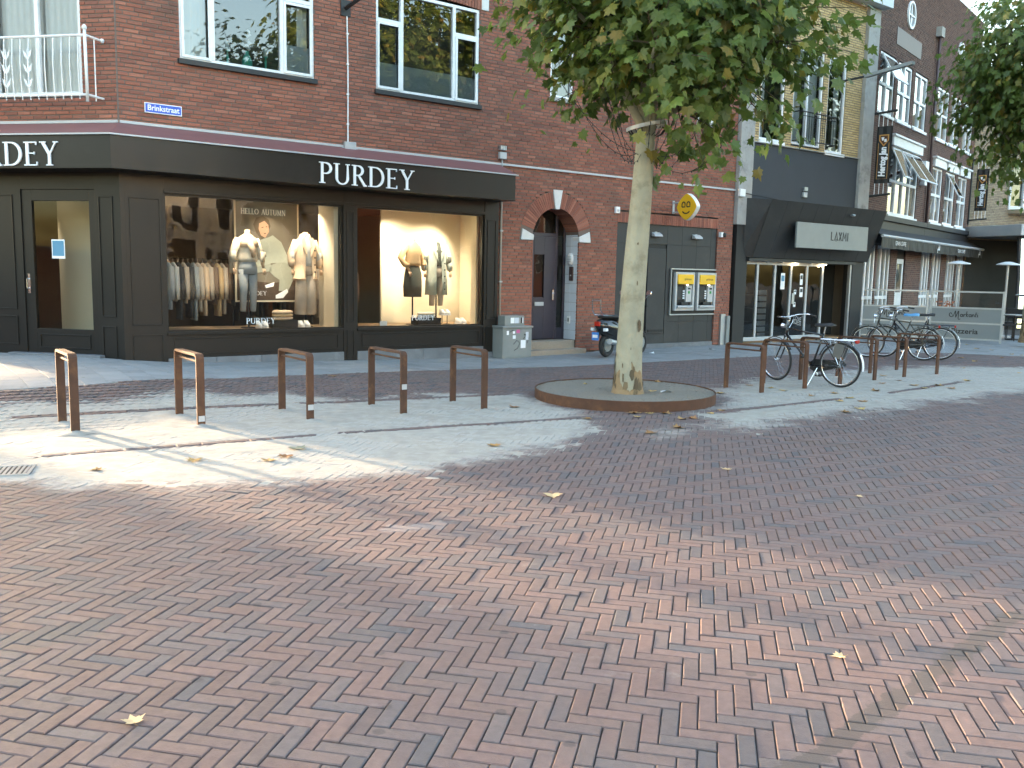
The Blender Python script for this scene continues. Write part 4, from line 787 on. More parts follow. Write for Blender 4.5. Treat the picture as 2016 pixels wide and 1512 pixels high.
t = FT('price_card', 'small blank white card in the left corner of the right window', 'card', -3.33, .2, .626); MB().box(-.075,.075,0,.004,0,.1).build('card', X['letter'], t); MB().box(-.07,.07,0,.05,0,.004).build('foot', X['letter'], t)
# rails of hanging clothes
ORD = 'first second third fourth fifth sixth seventh eighth ninth tenth eleventh twelfth thirteenth fourteenth fifteenth'.split()
def rail(x0, x1, y, z, lab, pal):
    t = FT('clothes_rail', lab, 'clothes rail', (x0+x1)/2, y, .3); w = (x1-x0)/2; b = MB(); b.tube([(-w,0,0),(-w,0,z-.3),(w,0,z-.3),(w,0,0)], .013, 6); b.build('frame', X['black_matt'], t); MB().box(-w,w,-.18,.18,0,.02).build('base', X['black_matt'], t)
    n = int((x1-x0)/.085)
    for k in range(n):
        x = x0 + .05 + k*(x1-x0-.08)/max(1,n-1); m = pal[k % len(pal)]; L = random.uniform(.75,1.1)
        g = FT('hanging_garment', '%s garment, %s from the left on the %s' % ({'charcoal':'dark','lgrey':'light grey','tan':'tan','rust':'rust brown'}.get(m, m), ORD[k], lab.split(' of')[0]), 'garment', x, y, z, 'clothes hanging on ' + lab.split(' of')[0])
        b = MB(); b.ell([(0,0,-L,.035,.20),(0,0,-L*.6,.034,.19),(0,0,-.32,.034,.20),(0,0,-.14,.03,.22),(0,0,-.07,.016,.06)], 10); b.tube([(0,-.2,-.15),(.0,-.24,-.5),(.01,-.22,-.72)], [.045,.045,.035], 8); b.build('cloth', G_[m], g, smooth=True)
        b = MB(); b.tube([(0,0,-.08),(0,0,.0),(0,.02,.015)], .004, 5); b.build('hook', X['chrome'], g)
rail(-6.75, -5.55, 1.9, 1.80, 'left clothes rail of grey and beige garments', ('grey','lgrey','charcoal','taupe','charcoal','grey','taupe','beige','taupe','brown','tan','taupe','brown','charcoal'))
rail(-3.95, -3.05, 2.0, 1.74, 'right clothes rail of brown and cream garments', ('taupe','cream','brown','tan','lgrey','taupe','beige'))
rail(-5.3, -4.2, 2.6, 1.72, 'rear clothes rail of dark garments', ('charcoal','brown','rust','charcoal','green'))
# lit spotlights under the shop ceiling
X['lens'] = mat('lit_lens', (1,.9,.7), .4, emit=(1,.86,.64), estr=3)
def spot(x, y, tx_, ty_, tz_, e, lab, grp='spotlights in the shop windows'):
    t = FT('spotlight', lab, 'spotlight', x, y, 2.9, grp); b = MB(); b.tube([(0,0,.08),(0,0,.02)], .012, 6); d = (Vector((tx_-x, ty_-y, tz_-2.9))).normalized()
    b.tube([-d*.07, d*.06], [.035,.045], 10); b.build('housing', X['black_matt'], t); c = MB(); c.tube([d*.06, d*.065], [.04,.02], 10); c.build('lens', X['lens'], t)
    li = bpy.data.lights.new('spot', 'SPOT'); li.energy = e; li.spot_size = R(75); li.spot_blend = .7; li.color = (1,.85,.63); li.shadow_soft_size = .05
    lo = bpy.data.objects.new('lamp', li); C.objects.link(lo); lo.parent = t; lo.location = d*.075; lo.rotation_euler = (-d).to_track_quat('Z', 'Y').to_euler()
SE = 12.5
spot(-5.9, .25, -5.74, .6, 1.9, SE, 'spotlight above the mannequin with the peach shawl'); spot(-4.95, .25, -4.7, .6, 1.8, SE, 'spotlight above the mannequin with the beige overshirt'); spot(-2.75, .25, -2.48, .6, 1.8, SE, 'spotlight above the mannequin in the leather skirt'); spot(-2.1, .25, -1.95, .6, 1.8, SE, 'spotlight above the mannequin in the long coat'); spot(-1.22, .3, -1.9, 1.3, 1.6, SE*2.2, 'spotlight in the upper right corner of the right window'); spot(-3.3, .8, -2.0, 1.3, 1.5, SE*2.2, 'spotlight at the left end of the right display'); spot(-6.4, 1.0, -6.2, 1.9, 1.2, SE*.22, 'spotlight above the left clothes rail'); spot(-5.15, .6, -5.15, 1.2, 1.9, SE*.3, 'spotlight in front of the large poster')
spot(-4.6, .9, -4.3, .4, 1.6, SE*.6, 'spotlight beside the cream partition')
spot(-8.5, 1.7, -9.2, 2.6, 1.4, SE*.9, 'spotlight behind the shop door'); spot(-3.5, 1.4, -3.4, 2.2, 1.2, SE*.6, 'spotlight above the right clothes rail')
# ------------------------------------------------------------------ the yellow brick shop with the slanted dark canopy
SX = 6.2; TB = Matrix.Translation((-SX, 0, 0))
LB = thing('yellow_brick_building', 'yellow brick shop building with concrete pilasters and slanted dark canopy', 'building', (*fw(SX, 0), 0), A1)
hl2 = lambda z: [(a, b) for a, b, p, q in ((7.01,7.95,5.08,7.5), (8.3,9.55,5.1,7.5), (9.76,10.57,5.03,7.5)) if p-.05 < z < q]
brickwork(LB, TB, 6.74, 11.3, 5.0, 9.0, hl2, X['yellow_brick'], X['mortar'], 300, key=lambda q: abs(q[1]-6.2))
MB(TB).box(6.73, 11.31, -.01, .1, 3.6, 4.98).build('rendered_wall', X['grey_wall'], LB); MB(TB).box(6.73, 11.31, -.06, .1, 4.98, 5.0).build('wall_coping', X['concrete'], LB)
for a, b, p in ((6.22, 6.73, 2.95), (11.31, 11.84, 3.4)): MB(TB).box(a, b, -.10, .2, p, 9.0).build('pilaster', X['concrete'], LB, bevel=.01)
MB(TB).box(6.26, 6.70, -.08, .2, -.05, 2.95).build('lower_pilaster', X['black_matt'], LB); MB(TB).box(11.3, 11.84, -.08, .2, -.05, 3.4).build('lower_pilaster', X['black_matt'], LB)
X['capw'] = mat('pale_blue_cap', (.50,.56,.62), .5); MB(TB).box(6.1, 12.0, -.35, .3, 9.02, 9.45).build('roof_cap', X['capw'], LB, bevel=.01)
window(LB, TB, 7.01, 7.95, 5.08, 7.5, (), (), sillm='white', curtain=((7.05,7.4),), curtm='curtain'); window(LB, TB, 8.3, 9.55, 5.1, 7.5, (8.92,), (), sill=False, curtain=((8.5,8.85),(9.0,9.5)), curtm='curtain'); window(LB, TB, 9.76, 10.57, 5.03, 7.5, (), (), sillm='white', curtain=((10.3,10.55),), curtm='curtain')
sh = MB(TB); sh.box(SX+.02, 11.8, .65, 9.5, 2.95, 9.0); sh.box(SX+.02, 6.3, .2, 9.5, 0, 2.95); sh.box(11.75, 11.83, .2, 9.5, 0, 2.95); sh.box(6.3, 11.75, 4.5, 4.7, 0, 2.95); sh.build('building_core', X['shopdark'], LB)
# wedge canopy of dark panels
cw = [(6.75, -.17, 2.17), (11.86, -.17, 2.17), (11.86, -.66, 3.56), (6.82, -.66, 3.56), (6.5, 0, 2.2), (11.86, 0, 2.2), (11.86, 0, 3.62), (6.5, 0, 3.62)]
MB(TB).add(cw, [(0,1,2,3),(4,0,3,7),(1,5,6,2),(3,2,6,7),(4,5,1,0)]).build('canopy', X['anthracite'], LB)
for i in range(8):
    x0 = 6.76 + i*.637; x1 = x0 + .632; MB(TB).add([(x0,-.172,2.175),(x1,-.172,2.175),(min(x1+.03,11.86),-.662,3.555),(x0+.03,-.662,3.555),(x0,-.185,2.17),(x1,-.185,2.17),(min(x1+.03,11.86),-.675,3.56),(x0+.03,-.675,3.56)], [(4,5,6,7),(0,1,5,4),(1,2,6,5),(2,3,7,6),(3,0,4,7)]).build('canopy_panel', X['anthracite'], LB)
so = MB(TB); so.box(6.7, 11.35, -.15, 1.2, 2.08, 2.16); so.build('soffit', X['anthracite'], LB)
# shop sign
t = FT('shop_sign', 'grey metal sign panel with black letters on the slanted canopy', 'sign', 9.43, -.64, 2.44); MB().box(-1.58,1.58,-.02,.03,0,.64).build('panel', X['grey_metal'], t, bevel=.006)
b = MB(); yy = (-.026, -.02); h = .22; z0 = .23
def L_(x, pts, w=.034): b.ribbon([(x+p[0]*h, z0+p[1]*h) for p in pts], w, *yy)
x = -.12
L_(x, [(.06,1),(.06,.04),(.5,.04)]); x += .17; L_(x, [(0,0),(.28,1),(.56,0)]); b.ext([(x+.24*h,z0-.02),(x+.32*h,z0-.02),(x+.32*h,z0+.04),(x+.24*h,z0+.04)], *yy); x += .19; L_(x, [(0,1),(.5,0)]); L_(x, [(.5,1),(0,0)]); x += .17; L_(x, [(0,0),(.08,1),(.34,.3),(.6,1),(.68,0)]); x += .21; L_(x, [(.06,0),(.06,1)]); b.build('lettering', X['ink'], t)
t = FT('wall_sensor', 'small ribbed sensor on the dark grey wall above the slanted canopy', 'sensor', 8.95, 0.0, 3.78); MB().box(-.08,.08,-.07,-.01,0,.13).build('box', X['pale_metal'], t, bevel=.006); MB().box(-.075,.075,-.08,-.01,.17,.26).build('ribbed_head', X['steel'], t)
t = FT('junction_box', 'white junction box on the concrete pilaster at the end of the duct', 'junction box', 6.3, -.1, 3.62); MB().box(-.1,.1,-.07,0,0,.18).build('box', X['white'], t, bevel=.006); b = MB(); b.tube([(.1,-.04,.09),(2.0,-.05,-.02)], .012, 5); b.build('cable', X['ink'], t)
t = FT('canopy_spot', 'small silver spot on the face of the slanted canopy', 'spot', 10.2, -.62, 3.36); b = MB(); b.tube([(0,0,0),(0,-.06,-.01)], .022, 8); b.build('arm', X['steel'], t); b = MB(); b.tube([(-.05,-.08,0),(.06,-.08,0)], .03, 10); b.build('head', X['steel'], t)
# glazed shopfront
fr = MB(TB)
for x in (6.72, 7.24, 7.95, 8.62, 9.32, 10.02): fr.box(x-.035, x+.035, -.01, .06, .06, 2.08)
fr.box(6.72, 10.02, -.008, .055, .06, .16); fr.box(6.72, 10.02, -.008, .055, 2.0, 2.08); fr.box(6.68,6.72,-.03,.05,0,2.08); fro = fr.build('shop_glazing', X['pale_metal'], LB, bevel=.004)
for a, b_ in zip((6.755,7.275,7.985,8.655,9.355), (7.205,7.915,8.585,9.285,9.985)): MB(TB).quad((a,.025,.16),(b_,.025,.16),(b_,.025,2.0),(a,.025,2.0)).build('pane', X['darkglass'], fro)
b = MB(TB); b.box(8.68,8.78,-.03,-.01,1.0,1.28); b.build('lock_plate', X['steel'], fro); b = MB(TB); b.box(11.22,11.3,-.06,.02,0,2.1); b.build('jamb', X['steel'], LB)
MB(TB).box(10.05, 11.25, 1.2, 1.25, 0, 2.1).build('lobby_wall', X['black_matt'], LB); MB(TB).box(10.02,10.05,.06,1.2,0,2.1).build('lobby_wall', X['anthracite'], LB); MB(TB).box(6.3, 11.7, .1, 4.5, -.02, .06).build('shop_floor', X['woodfloor'], LB)
for x, z, w, h, lab in ((8.3,1.38,.17,.42,'white opening hours notice on the second glass leaf'), (9.12,1.18,.14,.26,'white notice on the fourth glass leaf'), (9.1,1.5,.12,.3,'upper pale notice on the fourth glass leaf'), (8.85,1.25,.1,.12,'small paper label inside the third glass leaf'), (8.85,.92,.1,.12,'lower paper label inside the third glass leaf')):
    t = FT('shop_notice', lab, 'notice', x, .01, z, 'notices on the glazed shopfront'); MB().box(-w/2,w/2,0,.004,0,h).build('sheet', X['letter'], t); MB().box(-w*.35,w*.35,-.003,0,h*.5,h*.85).build('print', X['notice'] if h > .3 else X['ink'], t)
b = MB(); b.add(*text_mesh('LOVE', .16, .002, xs=.9)); v0 = [(v[0], v[1], v[2]+.1) for v in b.v]; b2 = MB(); b2.v = v0; b2.f = list(b.f); b2.add(*text_mesh('GUESS', .16, .002, xs=.9)); t = FT('window_lettering', 'slanted white lettering low on the third glass leaf', 'lettering', 9.0, .012, .5); o = b2.build('letters', X['pale_metal'], t); o.rotation_euler = (0, R(12), 0)
t = FT('leaflet_rack', 'tall pale leaflet stand behind the second glass leaf', 'stand', 7.85, .3, .06)
for k in range(8): MB().box(-.16,.16,-.03,.03,.05+k*.16,.17+k*.16).build('tray', X['white_tile'], t)
for x, y, lab in ((7.6,1.6,'shelf of goods inside the left of the shop'), (9.3,2.2,'shelf of dark figurines inside the shop')):
    t = FT('shop_shelf', lab, 'shelf', x, y, .06)
    for k in range(4): MB().box(-.45,.45,-.15,.15,.3+k*.42,.33+k*.42).build('board', X['door_wood'], t)
    for k in range(8):
        b = MB(); cx = -.35+.1*k; z = .33 + (k % 4)*.42; b.ell([(cx,0,z,.05,.05),(cx,0,z+.12,.06,.06),(cx,0,z+.2,.03,.03)], 8); b.build('goods', (X['terrazzo'], X['ink'], X['bark_raw'])[k % 3], t)
for x, on, lab in ((7.5,0,'unlit round spot in the soffit, first from the left'), (8.1,0,'unlit round spot in the soffit, second from the left'), (8.75,1,'lit warm spot in the soffit above the fourth glass leaf'), (9.35,0,'unlit spot between the two lit ones'), (10.0,1,'lit warm spot in the soffit beside the dark lobby')):
    t = FT('soffit_spot', lab, 'spot', x, -.08, 2.06, 'spots under the slanted canopy'); b = MB(); b.ell([(0,0,0,.045,.045),(0,0,.02,.05,.05)], 12); b.build('bezel', X['steel'], t); b = MB(); b.ell([(0,0,-.012,.03,.03),(0,0,0,.035,.035)], 10); b.build('bulb', X['lens'] if on else X['pale_metal'], t)
    if on: li = bpy.data.lights.new('spot', 'POINT'); li.energy = .4; li.color = (1,.75,.4); li.shadow_soft_size = .03; lo = bpy.data.objects.new('lamp', li); C.objects.link(lo); lo.parent = t; lo.location = (0,0,-.05)
# iron balcony and the light arm
t = FT('iron_balcony', 'small black iron balcony railing on the yellow brick wall', 'railing', 9.1, 0, 5.14); b = MB(); b.tube([(-.77,0,.75),(-.77,-.22,.75),(.77,-.22,.75),(.77,0,.75)], .016, 6); b.tube([(-.77,-.22,.65),(.77,-.22,.65)], .01, 6); b.build('top_rail', X['black_matt'], t); b = MB(); b.tube([(-.77,0,.03),(-.77,-.22,.03),(.77,-.22,.03),(.77,0,.03)], .016, 6); b.build('bottom_rail', X['black_matt'], t)
for k in range(17): b = MB(); b.tube([(-.77+k*.0963,-.22,.03),(-.77+k*.0963,-.22,.75)], .007, 5); b.build('bar', X['black_matt'], t)
t = FT('lamp_arm', 'long grey street light arm reaching out from the yellow brick wall', 'street light', 9.9, 0, 6.8); b = MB(); b.tube([(0,0,0),(.35,-.75,.12)], .03, 6); b.build('arm', X['anthracite'], t); b = MB(); b.ring([[(.35-.06,-.75,.08),(.35+.06,-.75,.08),(.35+.06,-.75,.16),(.35-.06,-.75,.16)],[(.85-.08,-1.75,.32),(.85+.08,-1.75,.32),(.85+.08,-1.75,.40),(.85-.08,-1.75,.40)]]); b.build('luminaire', X['grey_metal'], t)

# ------------------------------------------------------------------ the two brown brick gables
AG = R(50); GX, GY = fw(11.75, 0); gU = (math.cos(AG), math.sin(AG)); gw = lambda s, o: (GX + s*gU[0] + o*gU[1], GY + s*gU[1] - o*gU[0])
def GT(name, label, cat, x, y, z, group=None): return thing(name, label, cat, (*gw(x, -y), z), AG, group)
def oval(parent, T, cx, cz, rx, rz, bars):
    b = MB(T); n = 28; ri = lambda k, y: [(cx+rx*k*math.cos(2*math.pi*i/n), y, cz+rz*k*math.sin(2*math.pi*i/n)) for i in range(n)]; b.ring([ri(1,.02), ri(1,-.05), ri(.84,-.05), ri(.84,.02)], cap=False)
    for a in bars: b.ribbon([(cx-rx*.85*math.cos(a), cz-rz*.85*math.sin(a)), (cx+rx*.85*math.cos(a), cz+rz*.85*math.sin(a))], .05, -.03, .01)
    o = b.build('oval_window', X['white'], parent); c = MB(T); c.add(ri(.86,-.004), [tuple(range(n))]); c.build('pane', X['winglass'], o); c = MB(T); c.add(ri(.9,.006), [tuple(range(n))]); c.build('room_behind', X['dark_room'], o)
def tilted(parent, x0, x1, z0, z1, out):
    b = MB(); w = .05; f = lambda x, z: (x, -.03 - out*(z1-z)/(z1-z0), z)
    for a, c, p, q in ((x0,x0+w,z0,z1),(x1-w,x1,z0,z1),(x0,x1,z0,z0+w),(x0,x1,z1-w,z1)): b.add([f(a,p),f(c,p),f(c,q),f(a,q)] + [tuple(np.array(f(u,v))+(0,.04,0)) for u, v in ((a,p),(c,p),(c,q),(a,q))], [(0,1,2,3),(0,4,5,1),(1,5,6,2),(2,6,7,3),(3,7,4,0)])
    o = b.build('tilted_sash', X['white'], parent); c = MB(); c.quad(f(x0+w,z0+w),f(x1-w,z0+w),f(x1-w,z1-w),f(x0+w,z1-w)); c.build('pane', X['winglass'], o)
def gable(x0, x1, lab, ups, lows, ovx, bars, gf, first):
    T = Matrix.Translation((-x0, 0, 0)); t = thing('brown_brick_building', lab, 'building', (*gw(x0, 0), 0), AG, 'brown brick gable buildings')
    hs = lambda z: [(a, b) for a, b in ups if 6.36 < z < 8.08] + [(a, b) for a, b, p, q in lows if p-.06 < z < q] + [(a, b) for a, b in gf if z < 2.75]
    brickwork(t, T, x0, x1, .05, 11.2, lambda z: sorted(hs(z)), X['brown_brick'], X['mortar'], 0)
    for a, b in ups: window(t, T, a, b, 6.42, 8.08, ((a+b)/2,), ((a+.05,b-.05,7.24),), sillm='white', fr=.07, curtain=((a+.05,a+.4),), curtm='curtain')
    for a, b, p, q in lows:
        n = 4 if b-a > 2 else 2; window(t, T, a, b, p, q, [a+(b-a)*k/n for k in range(1,n)], ((a+.05,b-.05,p+(q-p)*.5),), sillm='white', fr=.08)
        hdm = MB(T); hdm.box(a-.06,b+.06,-.09,.02,q,q+.26); hdm.box(a-.12,b+.12,-.15,.02,q+.26,q+.32); hdm.build('window_head', X['white'], t, bevel=.01)
    oval(t, T, ovx, 9.55, .36, .40, bars)
    co = MB(T); co.box(x0,x1,.75,8,0,11.3); co.build('building_core', X['dark_room'], t)
    fb = MB(T); fb.box(x0,x1,-.14,.0,3.42,3.58); fb.box(x0,x1,-.06,.0,2.72,3.42); fb.build('ground_floor_cornice', X['anthracite'], t, bevel=.01)
    for a, b in gf:
        if first and 3.3 < a < 3.5: continue
        window(t, T, a, b, .35, 2.7, [a+(b-a)*k/3 for k in (1,2)], ((a+.05,b-.05,1.15),), sill=False, fr=.09, room=.7)
    return t, T
g1, T1 = gable(.12, 5.85, 'brown brick gable house with a wide first floor window beside the yellow brick shop', ((.62,1.95),(2.27,3.6),(3.92,5.25)), ((2.05,4.9,3.65,5.65),), 3.0, (R(90), R(0)), ((.2,1.35),(1.5,2.74),(3.37,4.23)), True)
g2, T2 = gable(5.86, 11.7, 'brown brick gable house with three narrow first floor windows half behind the tree', ((6.45,7.85),(8.1,9.47),(9.76,11.2)), ((6.5,7.75,3.67,5.5),(8.12,9.42,3.67,5.5),(9.78,11.08,3.67,5.5)), 8.78, (R(45), R(90)), ((5.95,7.0),(7.2,8.4),(9.05,10.3),(10.5,11.5)), False)
dd = MB(T1); dd.box(3.37,4.23,.05,.1,.05,2.35); dd.build('house_door', X['white'], g1, bevel=.01); MB(T1).quad((3.55,.045,1.3),(4.05,.045,1.3),(4.05,.045,2.2),(3.55,.045,2.2)).build('pane', X['darkglass'], g1); MB(T1).box(3.37,4.23,.06,.5,2.35,2.75).build('door_transom', X['dark_room'], g1)
for a, b, q in ((2.1,2.9,.42),(2.95,3.85,.62),(3.85,4.85,.62)):
    o = tilted(g1, a-.12, b-.12, 4.7, 5.6, q)
tilted(g2, 8.18-5.86, 8.78-5.86, 4.6, 5.42, .45); tilted(g1, .68-.12, 1.9-.12, 7.28, 8.02, .4)
MB(T1).box(1.84,4.24,-.015,.02,8.5,8.98).build('brick_panel', X['door_wood'], g1)
t = GT('downpipe', 'brown drainpipe with a hopper between the two brown brick gables', 'downpipe', 5.86, -.08, 3.6); b = MB(); b.tube([(0,0,0),(0,0,5.9)], .045, 8); b.build('pipe', X['door_wood'], t, smooth=True); MB().box(-.18,.18,-.1,.08,5.9,6.2).build('hopper', X['concrete'], t)
t = GT('satellite_box', 'white box on the brown brick wall next to the wide window', 'box', 5.2, -.1, 5.0); MB().box(-.18,.18,-.08,.1,0,.5).build('case', X['white'], t); MB().box(-.1,.15,-.06,.1,-.25,-.12).build('small_case', X['white'], t)
# awning
t = GT('awning', 'half closed black awning with white lettering along the café front', 'awning', 5.9, 0, 2.55)
b = MB(); W = 5.9; P = [(-.02,.62),(-.2,.60),(-.56,.38),(-.58,.36)]; b.ring([[(x,y,z) for y, z in P] + [(x,y,z-.03) for y, z in P[::-1]] for x in (-W,W)]); b.build('canvas', X['black_matt'], t); b = MB(); b.tube([(-W,-.58,.35),(W,-.58,.35)], .045, 8); b.build('front_bar', X['pale_metal'], t); b = MB(); n = 60
b.add([(-W+2*W*i/n,-.58+.012*math.sin(i*1.9),.33) for i in range(n+1)] + [(-W+2*W*i/n,-.575+.02*math.sin(i*1.9+1),.02+.01*math.sin(i)) for i in range(n+1)], [(i,n+1+i,n+2+i,i+1) for i in range(n)]); b.build('valance', X['black_matt'], t)
for x, s_, sz in ((-4.3,'GRAN CAFFE',.17), (-.3,None,.24), (2.6,'GRAN CAFFE',.17), (5.2,None,.24)): 
    b = MB()
    if s_: b.add(*text_mesh(s_, sz, .61))
    else:
        for k, (z0_, z1_) in enumerate(((-.14,.0),(-.06,.04),(-.06,.13),(-.05,.06),(-.06,.12))): b.ribbon([(-.12+k*.06,z0_),(-.105+k*.06,z1_)], .026, -.612, -.61)
        b.ribbon([(-.13,-.03),(.14,-.02)], .022, -.612, -.61)
    o = b.build('lettering' if s_ else 'logo_mark', X['letter'], t); o.location = (x, 0, .18)
# beer banners
def banner(x, lab):
    t = GT('hanging_banner', lab, 'banner', x, -.4, 4.35, 'black beer banners on the brown brick wall'); TQ = Matrix.Rotation(R(-90), 4, 'Z')
    b = MB(); b.tube([(0,.4,1.9),(0,-.3,1.95)], .035, 6); b.tube([(0,.4,-.35),(0,-.25,-.30)], .035, 6); b.box(-.05,.05,.36,.4,-.5,2.05); b.build('bracket', X['ink'], t); b = MB(); n = 8
    b.add([(.015*math.sin(i*1.6), -.21+.42*i/n, 1.55) for i in range(n+1)] + [(.02*math.sin(i*1.6+.5), -.21+.42*i/n, 0) for i in range(n+1)], [(i,i+1,n+2+i,n+1+i) for i in range(n)]); b.build('cloth', X['black_matt'], t)
    for k in range(4): y = -.18+.12*k; b = MB(); b.tube([(0,y,1.55),(0,y,1.92)], .008, 5); b.build('tie', X['letter'], t); b = MB(); b.tube([(0,y,0),(0,y,-.3)], .008, 5); b.build('tie', X['letter'], t)
    gd = X.setdefault('gold', mat('gold_print', (.55,.27,.06), .5)); b = MB(TQ); sh_ = [(-.13,1.32),(.13,1.32),(.13,1.16),(0,1.0),(-.13,1.16)]; b.ext(sh_, -.03, -.026); b.build('shield', gd, t); b = MB(TQ); b.ext([(-.1,1.29),(.1,1.29),(.1,1.17),(0,1.04),(-.1,1.17)], -.033, -.031); b.build('shield_field', X['rust'], t); b = MB(TQ); b.ell([(-.03,-.036,1.16,.02,.004),(-.03,-.036,1.25,.04,.004)], 8); b.ell([(.04,-.036,1.12,.035,.004),(.04,-.036,1.2,.03,.004)], 8); b.build('shield_figure', X['letter'], t)
    b = MB(TQ); b.ribbon([(-.14,1.1),(-.14,.12),(.14,.12),(.14,1.1)], .012, -.03, -.026); b.build('gold_border', gd, t)
    vs, fs = text_mesh('Hertog Jan', .235, .031, xs=.78, shear=.1, bold=.012); b = MB(TQ); b.add([(-v[2], v[1], v[0]+.58) for v in vs], [f[::-1] for f in fs]); b.build('lettering', X['letter'], t)
banner(.15, 'black beer banner with white gothic letters nearest the yellow brick shop'); banner(11.6, 'black beer banner with white gothic letters at the far end beside the tree')

# ------------------------------------------------------------------ beige brick building and glazed terrace at the street bend
ax, ay = gw(11.75, 0); TBn = R(20)
t = thing('beige_brick_building', 'beige brick building with a glazed flat-roofed terrace at the street bend', 'building', (ax, ay, 0), TBn)
brickwork(t, None, 0, 9, 3.3, 9.5, lambda z: [(2.0,3.4)] if 4.6 < z < 6.4 else [], X['beige_brick'], X['mortar'])
MB().box(0,9,.8,6,0,9.6).build('building_core', X['dark_room'], t); MB().box(0,9,.0,.4,0,3.3).build('lower_wall', X['dark_room'], t)
window(t, None, 2.0, 3.4, 4.6, 6.4, (2.7,), (), sillm='white')
bw = MB(); bw.extz([(1.9,.02),(2.1,-.5),(3.3,-.5),(3.5,.02)], 4.35, 4.5); bw.build('bay_sill', X['beige_brick'], t)
bw = MB()
for x, y in ((1.95,-.02),(2.13,-.48),(2.7,-.48),(3.27,-.48),(3.45,-.02)): bw.box(x-.035,x+.035,y-.03,y+.03,4.5,6.6)
bw.build('bay_window', X['white'], t)
rf = MB(); rf.extz([(-.3,-2.6),(9,-2.6),(9,0),(-.3,0)], 3.35, 3.75); rf.build('terrace_roof', X['pale_metal'], t, bevel=.02)
for k in range(7):
    x = .1 + k*1.3; b = MB(); b.tube([(x,-2.2,3.35),(x-.05,-2.35,1.8),(x-.25,-2.55,0)], .07, 6); b.build('raking_post', X['anthracite'], t)
    if k < 6: MB().quad((x,-2.2,3.3),(x+1.3,-2.2,3.3),(x+1.05,-2.5,.05),(x-.25,-2.5,.05)).build('terrace_pane', X['darkglass'], t)
b = MB(); b.tube([(-.3,-2.6,1.25),(9,-2.6,1.25)], .03, 6); b.build('rail', X['grey_metal'], t)
# terrace screens
SP = [(10.11,25.77), (11.89,25.24), (13.46,24.15)]
for k, (a, b_) in enumerate(zip(SP, SP[1:])):
    L = math.hypot(b_[0]-a[0], b_[1]-a[1]) - .06; t = thing('terrace_screen', ['glass and grey terrace screen behind the parked bicycles', 'glass and grey terrace screen with a pizzeria panel at its right end'][k], 'terrace screen', (a[0], a[1], 0), math.atan2(b_[1]-a[1], b_[0]-a[0]), 'terrace screens')
    for x in (0, L-.05): MB().box(x,x+.05,-.025,.025,0,1.42).build('post', X['steel'], t)
    b = MB()
    for z in (.06,.50,.92,1.37): b.box(.05,L-.05,-.02,.02,z,z+.045)
    b.build('rails', X['steel'], t); MB().box(.05,L-.05,-.008,.008,.545,.92).build('upper_panel', X['white_tile'] if False else X.setdefault('scr', mat('pale_panel', (.22,.245,.255), .4, var=.05)), t); MB().box(.05,L-.05,-.008,.008,.105,.50).build('lower_panel', X['scr'], t); MB().quad((.05,0,.965),(L-.05,0,.965),(L-.05,0,1.37),(.05,0,1.37)).build('pane', X['glass'], t)
    b = MB(); u = .26; cx, cz = L/2 - .3, .70     # script lettering, drawn as strokes
    def S(pts, w=.022): b.ribbon([(cx+p[0]*u, cz+p[1]*u) for p in pts], w, -.012, -.009)
    S(arc(-.25,.18,.2,.22,330,100,10)+[(-.05,.0),(.12,.55),(.16,.6)]); S([(.16,.6),(.2,-.1)]); S([(.2,-.1),(.42,.6),(.46,.58),(.44,-.2),(.5,-.32),(.66,-.25)])
    xx = .62
    for ch in 'arkanti':
        if ch == 'a': S(arc(xx+.12,.13,.1,.13,20,340,10)); S([(xx+.24,.28),(xx+.24,.04),(xx+.32,.0)])
        if ch == 'r': S([(xx+.02,.26),(xx+.06,.0)]); S([(xx+.05,.16),(xx+.16,.28),(xx+.22,.24)])
        if ch == 'k': S([(xx+.08,.58),(xx+.03,.0)]); S([(xx+.22,.3),(xx+.06,.14),(xx+.22,.0)])
        if ch == 'n': S([(xx+.02,.28),(xx+.04,.0)]); S([(xx+.04,.16),(xx+.16,.28),(xx+.2,.2),(xx+.22,.0)])
        if ch == 't': S([(xx+.1,.5),(xx+.06,.02),(xx+.16,.0)]); S([(xx,.3),(xx+.2,.31)], .014)
        if ch == 'i': S([(xx+.05,.28),(xx+.06,.02),(xx+.12,.0)]); S([(xx+.05,.4),(xx+.07,.43)], .02)
        xx += {'a':.32,'r':.24,'k':.27,'n':.28,'t':.2,'i':.15}[ch]
    b.build('script_lettering', X['ink'], t)
    for s_, x_ in ((('It', -.62), ('st', .12)), (('Pizzeria', 0),))[k]: b = MB(); b.add(*text_mesh(s_, .2, .0095, xs=1.1, bold=.004)); o = b.build('lettering', X['ink'], t); o.location = (L/2 + x_, 0, .29)
for x, y, lab in ((13.48,27.0,'patio heater with flat pale hood behind the terrace screen'), (14.98,27.0,'patio heater with flat pale hood at the right picture edge')):
    t = thing('patio_heater', lab, 'patio heater', (x, y, 0), 0, 'patio heaters on the terrace'); b = MB(); b.ell([(0,0,0,.22,.22),(0,0,.05,.22,.22),(0,0,.06,.035,.035),(0,0,2.2,.035,.035)], 12); b.build('post', X['steel'], t); b = MB(); b.ell([(0,0,2.2,.33,.33),(0,0,2.23,.32,.32),(0,0,2.3,.08,.08)], 20); b.build('hood', X['white'], t, smooth=False)
